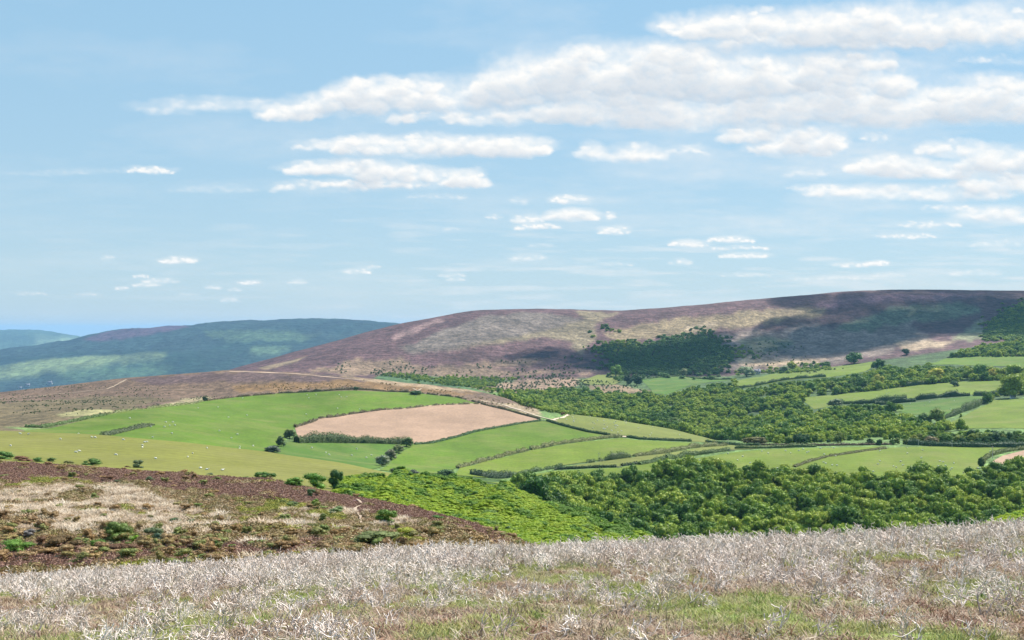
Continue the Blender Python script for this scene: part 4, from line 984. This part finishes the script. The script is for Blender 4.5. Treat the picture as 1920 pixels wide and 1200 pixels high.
dist = np.min([np.hypot(X-(a.x*(1-t)+b.x*t), Y-(a.y*(1-t)+b.y*t)) for a, b in zip(pathp, pathp[1:]) for t in (0,.2,.4,.6,.8)], 0)
ok = dist > .6; X, Y = X[ok], Y[ok]; Z = height(X, Y)
past = (Y > np.interp(X/Y*F+CX, [0,250,500,640,800,960], [176,166,154,144,130,118])+10)
keep = ~past; X, Y, Z = X[keep], Y[keep], Z[keep]
T_h = tuft_class('heather_tuft', [(.135,.076,.056),(.155,.088,.064),(.165,.105,.065)], 150, .045, .3, .26, 1.3)
T_b = tuft_class('brown_tuft', [(.16,.105,.05),(.20,.15,.075),(.14,.12,.045),(.20,.13,.07),(.25,.20,.12)], 150, .045, .3, .3, 1.2, 4, 620)
T_y = tuft_class('moss_tuft', [(.19,.18,.03),(.14,.15,.03),(.22,.19,.05)], 150, .045, .3, .22, 1.3, 4, 640)
m_ = leaf_mat('pale_grass', [(.62,.50,.35),(.50,.38,.26),(.70,.60,.46)], trans=.15, var=(.75,1.15))
T_p = [mesh_np('pale_tussock', *blades(660+i, 90, .30, .34, .02, 1.3), m_) for i in range(4)]
print('slope tufts', len(X))
cl = np.stack([slope_sel(X, Y, MOORB, .06), slope_sel(X, Y, PALE, .22), slope_sel(X, Y, YELLOW, .12)])
nz = fbm(X/3+5, Y/5, 3)
n3 = fbm(X/5+11, Y/9+3, 4); n4 = fbm(X/6+31, Y/10+13, 3)
isH = cl[0] & (nz < .42); isP = (cl[1] & (n3+.10*rng.normal(size=len(X)) > .03)) | (~cl[0] & (n3 > .44)); isY = ~isP & ((cl[2] & (nz > -.2)) | (~isH & (n4 > .36))); isB = ~(isH | isP | isY)
for msk, nm, lb, T in ((isH,'heather','dark purple-brown heather covering the upper part of the left slope',T_h),(isB,'moor_vegetation','rusty and olive low moor plants on the left slope',T_b),
                       (isP,'moor_grass','pale bleached grass tussocks across the left slope',T_p),(isY,'bilberry','yellow-green bilberry patches on the left slope',T_y)):
    i = np.where(msk)[0]
    stuff(nm, lb, 'ground cover', np.stack([X[i], Y[i], Z[i]-.03], 1), rng.uniform(.7, 1.5, len(i))*(.75+.7*np.clip(nz[i]+.3, 0, 1)), T, .12)

T_ms = wood_class([(.11,.07,.035),(.15,.095,.04),(.11,.105,.035),(.085,.11,.03),(.13,.085,.04),(.17,.12,.06)], 'moor_shrub', 5, 14, 900, .03, -.15, 560, 2.2)
py = row(X, Y); px = X/Y*F+CX; n6 = fbm(X/3+70, Y/5+2, 3)
q = (rng.random(len(X)) < np.interp(py, [880,990,1003,1050,1070], [.012,.03,.22,.18,.02])*np.interp(px, [-200,560,660,940], [1,1,.35,.25])) & (n6 > -.15)
stuff('moor_shrubs', 'knee-high rusty and olive gorse and bilberry shrubs, thickest just behind the bleached heather', 'ground cover', np.stack([X[q], Y[q], Z[q]-.05], 1),
      np.stack([rng.uniform(.7, 1.7, q.sum()), rng.uniform(.7, 1.7, q.sum()), rng.uniform(.35, .95, q.sum())], 1), T_ms)

# ------------------------------------------------------------------ the bleached heather in front
def skeleton(seed, H=.42, stems=4, thick=.015):
    g = np.random.default_rng(seed); parts = []
    def br(p, d, L, r, lv):
        pts = [p]; k = 3 if lv < 2 else 2; rad = [r]
        for i in range(k):
            d = d+g.normal(size=3)*.28+np.array([0,0,.10]); d /= np.linalg.norm(d)
            p = p+d*L/k; pts.append(p); rad.append(max(.0058, r*(1-.22*(i+1))))
        parts.append(tube([tuple(q) for q in pts], rad, 4 if lv == 0 else 3))
        if lv < 2 or (lv < 3 and g.random() < .3):
            for _ in range(int(g.integers(2, 4)) if lv < 2 else 2):
                j = int(g.integers(1, k+1)); nd_ = d+g.normal(size=3)*.65; nd_ /= np.linalg.norm(nd_)
                br(pts[j], nd_, L*g.uniform(.5, .8), rad[j]*.72, lv+1)
    for s in range(stems):
        a = g.uniform(0, 6.28); t = g.uniform(.2, 1.0); d = np.array([math.cos(a)*t, math.sin(a)*t, 1.0]); d /= np.linalg.norm(d)
        br(np.array([g.normal()*.05, g.normal()*.05, -.02]), d, H*g.uniform(.4, .6), thick, 0)
    return join(parts)
m, nt, b = mat('bleached_heather_wood')
oi = nd(nt, 'ShaderNodeObjectInfo'); rp = nd(nt, 'ShaderNodeValToRGB'); el = rp.color_ramp.elements; el.new(.35); el.new(.75)
for e_, c_ in zip(el, [(.50,.39,.31),(.76,.64,.55),(.86,.74,.64),(.92,.81,.71)]): e_.color = (*c_, 1)
el[0].position = 0
nt.links.new(oi.outputs['Random'], rp.inputs[0]); geo = nd(nt, 'ShaderNodeNewGeometry')
g_ = gain(nt, geo.outputs['Random Per Island'], .62, 1.2, 0, 1); cb = nd(nt, 'ShaderNodeCombineColor')
for q in range(3): nt.links.new(g_, cb.inputs[q])
nt.links.new(mixc(nt, 'MULTIPLY', 1.0, rp.outputs[0], cb.outputs[0]), b.inputs['Base Color']); M_twig = m
T_s = [mesh_np('heather_skeleton', *skeleton(700+i, .46), M_twig) for i in range(8)]
X, Y = jgrid(-30, 32, 4.8, 34, .21); px = X/Y*F+CX
dens = np.interp(Y, [4,9,12,15,18,22,34], [.42,.40,.36,.40,.62,.74,.8])
nn = fbm(X/1.7+2, Y/2.6+7, 3); dens = dens*np.clip(.72+2.3*nn, .03, 1.4)
ok = (px > -280) & (px < 2200) & (rng.random(len(X)) < dens) & visible(X, Y, .5, 6); X, Y = X[ok], Y[ok]
s = rng.uniform(.55, 1.15, len(X))*np.interp(Y, [5,13,18,34], [.6,.66,.86,.95]); print('skeletons', len(X))
stuff('dead_heather', 'bleached silvery skeletons of dead heather carpeting the foreground', 'heather', np.stack([X, Y, height(X, Y)-.02], 1), s, T_s, .22)
# grass, moss and litter between them
mg = leaf_mat('moor_turf_blades', [(.27,.31,.08),(.37,.36,.13),(.43,.37,.20),(.22,.29,.07)], trans=.3)
T_g = [mesh_np('grass_tuft', *blades(800+i, 90, .05, .13, .004, 1.1), mg) for i in range(5)]
ml = leaf_mat('dry_moor_blades', [(.40,.30,.20),(.28,.17,.11),(.46,.39,.27),(.24,.14,.10),(.34,.31,.15)], trans=.2)
T_l = [mesh_np('litter_tuft', *blades(820+i, 70, .045, .14, .004, 1.9), ml) for i in range(5)]
X, Y = jgrid(-26, 28, 4.8, 30, .17); px = X/Y*F+CX; ok = (px > -250) & (px < 2170) & visible(X, Y, .2, 4); X, Y = X[ok], Y[ok]
gr = fbm(X/.9, Y/1.5, 4); isg = gr > -.07+.12*rng.normal(size=len(X)); Z = height(X, Y)
print('turf', len(X))
stuff('grass', 'short green and olive grass between the dead heather stems', 'grass', np.stack([X[isg], Y[isg], Z[isg]-.01], 1), rng.uniform(.6, 1.3, isg.sum()), T_g, .15)
isg = ~isg
stuff('dry_litter', 'reddish brown dry stalks and moss between the dead heather stems', 'litter', np.stack([X[isg], Y[isg], Z[isg]-.01], 1), rng.uniform(.6, 1.4, isg.sum()), T_l, .2)

# ------------------------------------------------------------------ sun, clouds that throw the shadows on the far hill, air
SUN_EL, SUN_AZ = R(52), R(46)                # azimuth measured from straight ahead towards the right
S = Vector((math.sin(SUN_AZ)*math.cos(SUN_EL), math.cos(SUN_AZ)*math.cos(SUN_EL), math.sin(SUN_EL)))
sl = bpy.data.lights.new('sun', 'SUN'); sl.energy = 4.6; sl.angle = R(.53); sl.color = (1, .955, .89)
so = bpy.data.objects.new('sun', sl); C.objects.link(so); so.rotation_euler = S.to_track_quat('Z', 'Y').to_euler()
def cloud(targets, alt, label):
    parts = []; g = np.random.default_rng(len(label))
    cs = []
    for (px, py, ymin, rx, ry) in targets:
        p = pick(px, py, ymin); c = p+S*((alt-p.z)/S.z)
        cs.append((c, rx, ry))
    mid = sum((c for c, _, _ in cs), Vector())/len(cs)
    for c, rx, ry in cs:
        for k in range(9):
            q = c-mid+Vector((g.normal()*rx*.45, g.normal()*ry*.45, g.normal()*25)); s = g.uniform(.4, .85)
            V, Fc = ball(q, (rx*s, ry*s, 75*s+35), 18, 10)
            V = V+np.array([[0,0,1]])*18*fbm(V[:,0]/70, V[:,1]/70, 3)[:,None]+30*np.stack([fbm(V[:,2]/60+V[:,0]/90, V[:,1]/90, 3), fbm(V[:,0]/90+9, V[:,2]/60+V[:,1]/90, 3), 0*V[:,0]], 1)
            parts.append((V, Fc))
    V, Fc = join(parts)
    m = bpy.data.materials.get('cloud_vapour')
    if not m:
        m = bpy.data.materials.new('cloud_vapour'); m.use_nodes = True; nt = m.node_tree; nt.nodes.clear()
        out = nt.nodes.new('ShaderNodeOutputMaterial'); v = nt.nodes.new('ShaderNodeVolumePrincipled')
        v.inputs['Color'].default_value = (1,1,1,1); v.inputs['Density'].default_value = .014; v.inputs['Anisotropy'].default_value = .5
        nt.links.new(v.outputs[0], out.inputs['Volume'])
    return link('cumulus_cloud', mesh_np('cumulus_cloud', V, Fc, m, True), None, mid, label, 'cloud')
cloud([(1800,585,2700,210,330),(1640,600,2700,190,300),(1550,628,2600,190,200),(1720,622,2600,240,150),(1880,600,2700,200,330),(1470,655,2500,130,80),(1560,650,2500,170,90)], 1500, 'large white cumulus cloud over the moor, shading the right side of the purple hill')
cloud([(1290,668,2500,130,130),(1210,672,2500,120,130),(1340,650,2500,80,120),(1240,690,2500,170,60)], 1450, 'smaller cumulus cloud whose shadow darkens the combe wood')
cloud([(1080,678,2400,70,60),(1030,664,2500,80,40),(1130,688,2400,60,40)], 1400, 'small ragged cumulus cloud shading the lower middle of the purple hill')
#cloud([(640,618,5200,420,700),(730,640,5200,300,700),(300,680,5200,380,300)], 1700, 'broad cumulus cloud shading the far blue ridge')

hz = bpy.data.materials.new('air'); hz.use_nodes = True; nt = hz.node_tree; nt.nodes.clear()
out = nt.nodes.new('ShaderNodeOutputMaterial'); v = nt.nodes.new('ShaderNodeVolumePrincipled')
v.inputs['Color'].default_value = (.30,.58,.91,1); v.inputs['Density'].default_value = 2.7e-5; v.inputs['Anisotropy'].default_value = .1
nt.links.new(v.outputs[0], out.inputs['Volume'])
zmin = float(GZ.min())-1-1
zmax = max(float(GZ.max()), 5)+25
link('haze', mesh_np('haze', *boxm(-34000, 34000, -300, 38600, zmin, zmax), hz), kind='stuff')

# ------------------------------------------------------------------ sky with distant clouds
w = bpy.data.worlds.new('World'); SC.world = w; w.use_nodes = True; nt = w.node_tree; nt.nodes.clear()
out = nd(nt, 'ShaderNodeOutputWorld'); sky = nd(nt, 'ShaderNodeTexSky'); sky.sky_type = 'NISHITA'; sky.sun_disc = False
sky.sun_elevation = SUN_EL; sky.sun_rotation = SUN_AZ; sky.altitude = 300; sky.air_density = 1.0; sky.dust_density = .6; sky.ozone_density = 1.6
bg = nd(nt, 'ShaderNodeBackground'); bg.inputs[1].default_value = .06; SKYCOL = sky.outputs[0]
tc = nd(nt, 'ShaderNodeTexCoord'); sep = nd(nt, 'ShaderNodeSeparateXYZ'); nt.links.new(tc.outputs['Generated'], sep.inputs[0])
srp = nd(nt, 'ShaderNodeValToRGB'); se = srp.color_ramp.elements; se.new(.18); se.new(.5)
for e_, p_, c_ in zip(se, (0,.12,.35,1), [(.25,.345,.41),(.215,.335,.42),(.172,.318,.44),(.10,.22,.42)]): e_.position = p_; e_.color = (*c_, 1)
nt.links.new(mathn(nt, 'MAXIMUM', sep.outputs[2], 0), srp.inputs[0])
sm = nd(nt, 'ShaderNodeVectorMath', operation='SCALE'); nt.links.new(srp.outputs[0], sm.inputs[0]); sm.inputs['Scale'].default_value = 1/.06
nt.links.new(mixc(nt, 'MIX', .75, SKYCOL, sm.outputs[0]), bg.inputs[0])
# blob list: centre column, row, half width, half height, solidity
BL = [(1180,128,250,62,1),(1000,150,90,48,1),(1255,105,70,32,1),(1500,140,230,42,1),(1590,118,90,26,1),(1400,190,420,55,.9),(1700,195,300,40,.9),(1860,180,130,50,1),(820,172,190,38,.85),(700,165,90,26,.8),(650,190,120,28,.8),(550,210,60,16,.8),(400,196,160,18,.3),
 (1480,40,230,38,.95),(1320,48,90,24,.9),(1750,45,280,52,1),(1560,70,220,26,.8),(980,215,260,20,.7),(1880,110,100,10,.3),
 (820,272,200,24,1),(930,272,100,24,1),(690,262,60,14,.8),(620,270,80,14,.35),(660,313,125,20,1),(760,325,90,20,1),(875,333,36,20,1),(600,350,90,13,.6),(820,368,60,7,.3),(740,345,170,12,.8),
 (1110,280,30,18,.7),(1190,285,60,20,.7),(1290,280,50,12,.5),(1440,250,90,22,1),(1530,262,60,26,1),(1480,278,90,16,.8),(1645,255,30,12,.5),
 (1665,308,80,22,1),(1730,318,90,22,.9),(1870,295,80,32,1),(1780,275,70,18,.7),(1900,340,110,26,.8),(1510,322,40,13,.4),(1620,355,110,14,.6),(1520,352,45,7,.4),(1760,360,150,18,.5),(1880,400,90,22,.55),(1780,388,50,10,.5),
 (1070,374,38,11,.9),(1072,402,48,14,1),(1020,408,18,8,.6),(990,410,32,12,.9),(1010,425,45,7,.9),(1140,403,12,9,.7),(1152,432,30,11,.95),(930,407,18,7,.6),(975,375,20,10,.3),
 (1290,455,36,9,1),(1370,447,44,8,1),(1385,462,55,5,.6),(1400,478,50,8,.8),(1275,490,24,8,.5),(1645,492,24,6,.9),(1590,495,36,7,.5),(1740,418,60,9,.7),(1700,441,60,6,.8),(1665,515,30,7,.45),(1880,455,60,12,.35),(1830,510,50,9,.4),(1560,520,80,6,.35),(1400,515,50,5,.3),
 (288,319,46,8,.95),(130,322,130,7,.18),(400,352,90,9,.18),(335,487,36,8,.9),(197,483,14,7,.5),(265,517,15,4,.9),(300,525,36,7,.4),(275,533,30,5,.5),(228,540,13,5,.7),(468,529,24,6,.8),(560,527,17,7,.5),(665,507,28,8,.6),(400,539,18,5,.5),(440,543,14,4,.6),(432,562,20,5,.5),(165,551,26,5,.35),(60,550,28,5,.35),(845,513,24,8,.45),(855,524,20,5,.4),(990,482,36,8,.4),(1150,495,36,6,.35),(350,552,25,4,.3),(700,500,15,4,.3),(845,429,16,5,.35),(1020,460,30,5,.25)]
nt.links.new(bg.outputs[0], out.inputs[0])
# cloud layer: a far curved sheet of the sky carrying banks of puffs; density and light per vertex, fine break-up in the material
def cloud_sheet():
    st = 2.5; gx = np.arange(-420, 2345, st); gy = np.arange(-330, 640, st); A, B = np.meshgrid(gx, gy)
    vsr = (HY-B)/F+.045; g = np.random.default_rng(21)
    sc = vsr/.28
    q0 = A*.0030; q1 = 2.1*np.log(vsr)*1.0
    wx = (16*fbm(A/95+3, q1*6, 4)+6*fbm(A/22, q1*20+5, 3))*np.clip(sc*1.1-.1, .12, 1.3); wy = (10*fbm(A/80+33, q1*6+7, 4)+5*fbm(A/18+9, q1*22, 3))*np.clip(sc*1.1-.1, .12, 1.3)
    tau = np.zeros_like(A); hgt = np.zeros_like(A)
    for (cx, cy, rx, ry, a) in BL:
        small = ry < 14
        r0 = ry*(.62 if not small else .75); n = int(np.clip(2.3*rx*ry/(r0*r0)*1.3, 3, 90))
        x0 = int(max(0, (cx-rx*1.5-20-gx[0])/st)); x1 = int(min(len(gx), (cx+rx*1.5+20-gx[0])/st)); y0 = int(max(0, (cy-ry*1.5-14-gy[0])/st)); y1 = int(min(len(gy), (cy+ry*1.5+14-gy[0])/st))
        if x1 > x0 and y1 > y0:                          # soft body between the puffs
            sl_ = (slice(y0, y1), slice(x0, x1)); d2 = ((A[sl_]+1.6*wx[sl_]-cx)/(rx*1.25))**2+((B[sl_]+wy[sl_]-cy-ry*.05)/(ry*1.12))**2
            tau[sl_] += a*(1.0 if not small else .45)*np.clip(1-d2, 0, 1)**1.3
        for k in range(n):
            t = g.uniform(-1, 1); env = math.sqrt(max(0, 1-t*t)); x = cx+t*rx*.95
            v = g.uniform(0, 1)**1.15; y = cy+ry*.55-v*ry*1.35*env*(.75+.25*math.sin(t*7+cx))
            r = r0*g.uniform(.45, 1.0)*(1.1-.5*v); rw = r*g.uniform(1.25, 2.3 if not small else 1.8); rh = r*(.8 if not small else .62)
            m = 24*1.2; x0 = int(max(0, (x-rw-m-gx[0])/st)); x1 = int(min(len(gx), (x+rw+m-gx[0])/st)); y0 = int(max(0, (y-rh-m-gy[0])/st)); y1 = int(min(len(gy), (y+rh+m-gy[0])/st))
            if x1 <= x0 or y1 <= y0: continue
            sl_ = (slice(y0, y1), slice(x0, x1)); d2 = ((A[sl_]+wx[sl_]-x)/rw)**2+((B[sl_]+wy[sl_]-y)/rh)**2
            s = np.clip(1-d2, 0, 1)
            tau[sl_] += a*a*1.25*s**1.1; hgt[sl_] = np.maximum(hgt[sl_], np.sqrt(s)*rh*min(1, a*1.2))
    er = fbm(A/50+1, q1*8.5, 5); tau *= np.exp(1.0*er+.35*fbm(A/11, q1*26, 2))
    ri = np.arange(len(gy))[:,None]; sh = 0
    for off, w in ((9, .45), (20, .35), (42, .35)):
        rr = np.clip((ri-off*np.clip(sc[:, :1], .22, 1.3)/st).astype(int), 0, len(gy)-1); cc = np.clip(np.arange(len(gx))+int(off*.5/st), 0, len(gx)-1)[None,:]
        sh = sh+w*np.minimum(tau[rr, cc], 3.2)
    sh = np.maximum(0, sh-.35)
    for _ in range(2):
        sh[1:-1] = (sh[:-2]+2*sh[1:-1]+sh[2:])/4; sh[:,1:-1] = (sh[:,:-2]+2*sh[:,1:-1]+sh[:,2:])/4
    gyv, gxv = np.gradient(hgt, st); relief = np.clip((gyv*.9-gxv*.45), -1, 1)
    light = np.exp(-.42*sh)*1.0+.16*relief+.10*fbm(A/30+5, q1*14+3, 4)
    light = np.clip(.20+.98*light, 0, 1)
    alpha = 1-np.exp(-1.25*tau)
    # thin veils, thicker towards the right and near the skyline
    n = fbm(A/330+2, q1*3.4, 5)+.35*fbm(A/60, q1*14, 4)
    n2_ = fbm(A/110+8, B/9, 4)
    veil = np.clip((n+.12)*1.1, 0, 1)*np.interp(A, [-420,300,1000,1600,2300], [.12,.25,.36,.75,.85])*np.interp(B, [-330,0,120,300,500,600], [.5,.6,.6,.7,.75,.4])
    low = np.clip((n2_-.02)*1.8, 0, 1)*np.interp(B, [350,430,500,580,620], [0,.35,.5,.4,.1])*np.interp(A, [-420,300,900,1300,2300], [.15,.3,.8,1,1])
    va = np.clip(np.maximum(veil, low), 0, .62)
    alpha_t = 1-(1-alpha)*(1-va); light = np.where(alpha_t > 1e-4, (light*alpha+.78*va*(1-alpha))/np.maximum(alpha_t, 1e-4), 1)
    edge = np.minimum(np.minimum((A+420)/150, (2345-A)/150), (B+330)/120); alpha_t *= np.clip(edge, 0, 1)
    U_ = (A-CX)/F; V_ = (HY-B)/F; L = 60000/np.sqrt(1+U_*U_+V_*V_)
    P = np.stack([U_*L, L, V_*L], -1).reshape(-1, 3); nc = len(gx); nr = len(gy)
    i = np.arange(nr-1)[:,None]*nc+np.arange(nc-1)[None,:]; Fc = np.stack([i, i+nc, i+nc+1, i+1], -1).reshape(-1, 4)
    m = bpy.data.materials.new('cloud_layer'); m.use_nodes = True; nt = m.node_tree; nt.nodes.clear(); m.cycles.emission_sampling = 'NONE'
    out = nd(nt, 'ShaderNodeOutputMaterial'); at = nd(nt, 'ShaderNodeAttribute', attribute_name='Cloud'); sp = nd(nt, 'ShaderNodeSeparateColor'); nt.links.new(at.outputs['Color'], sp.inputs[0])
    geo = nd(nt, 'ShaderNodeNewGeometry'); mp = nd(nt, 'ShaderNodeMapping'); mp.inputs['Scale'].default_value = (1/60000, 0, 1.6/60000); nt.links.new(geo.outputs['Position'], mp.inputs[0])
    ns = nd(nt, 'ShaderNodeTexNoise'); ns.inputs['Scale'].default_value = 85; ns.inputs['Detail'].default_value = 4; nt.links.new(mp.outputs[0], ns.inputs['Vector'])
    al = mathn(nt, 'MULTIPLY', sp.outputs[0], gain(nt, ns.outputs[0], .82, 1.12), clamp=True)
    col = mixc(nt, 'MIX', sp.outputs[1], (.50,.60,.71), (1.0,.99,.965))
    em = nd(nt, 'ShaderNodeEmission'); nt.links.new(col, em.inputs[0]); em.inputs[1].default_value = .51
    tr = nd(nt, 'ShaderNodeBsdfTransparent'); ms = nd(nt, 'ShaderNodeMixShader'); nt.links.new(al, ms.inputs[0]); nt.links.new(tr.outputs[0], ms.inputs[1]); nt.links.new(em.outputs[0], ms.inputs[2]); nt.links.new(ms.outputs[0], out.inputs[0])
    me = mesh_np('sky', P, Fc, m, True); ca = me.color_attributes.new('Cloud', 'FLOAT_COLOR', 'POINT')
    c4 = np.ones((len(P), 4), np.float32); c4[:,0] = alpha_t.ravel(); c4[:,1] = light.ravel(); ca.data.foreach_set('color', c4.ravel())
    link('sky', me, kind='structure')
cloud_sheet()

# ------------------------------------------------------------------ camera and view
cam = bpy.data.cameras.new('camera'); cam.lens = 40; cam.sensor_width = 36; cam.shift_y = 20/1920; cam.clip_start = .1; cam.clip_end = 120000
co = bpy.data.objects.new('camera', cam); C.objects.link(co); co.location = (0, 0, 0); co.rotation_euler = (R(90), 0, 0); SC.camera = co
vs_ = SC.view_settings; vs_.view_transform = 'Standard'; vs_.look = 'None'; vs_.exposure = 1.0; vs_.gamma = 1
SC.cycles.volume_bounces = 1; SC.cycles.max_bounces = 4; SC.cycles.diffuse_bounces = 2; SC.cycles.use_denoising = True
SC.cycles.transparent_max_bounces = 12
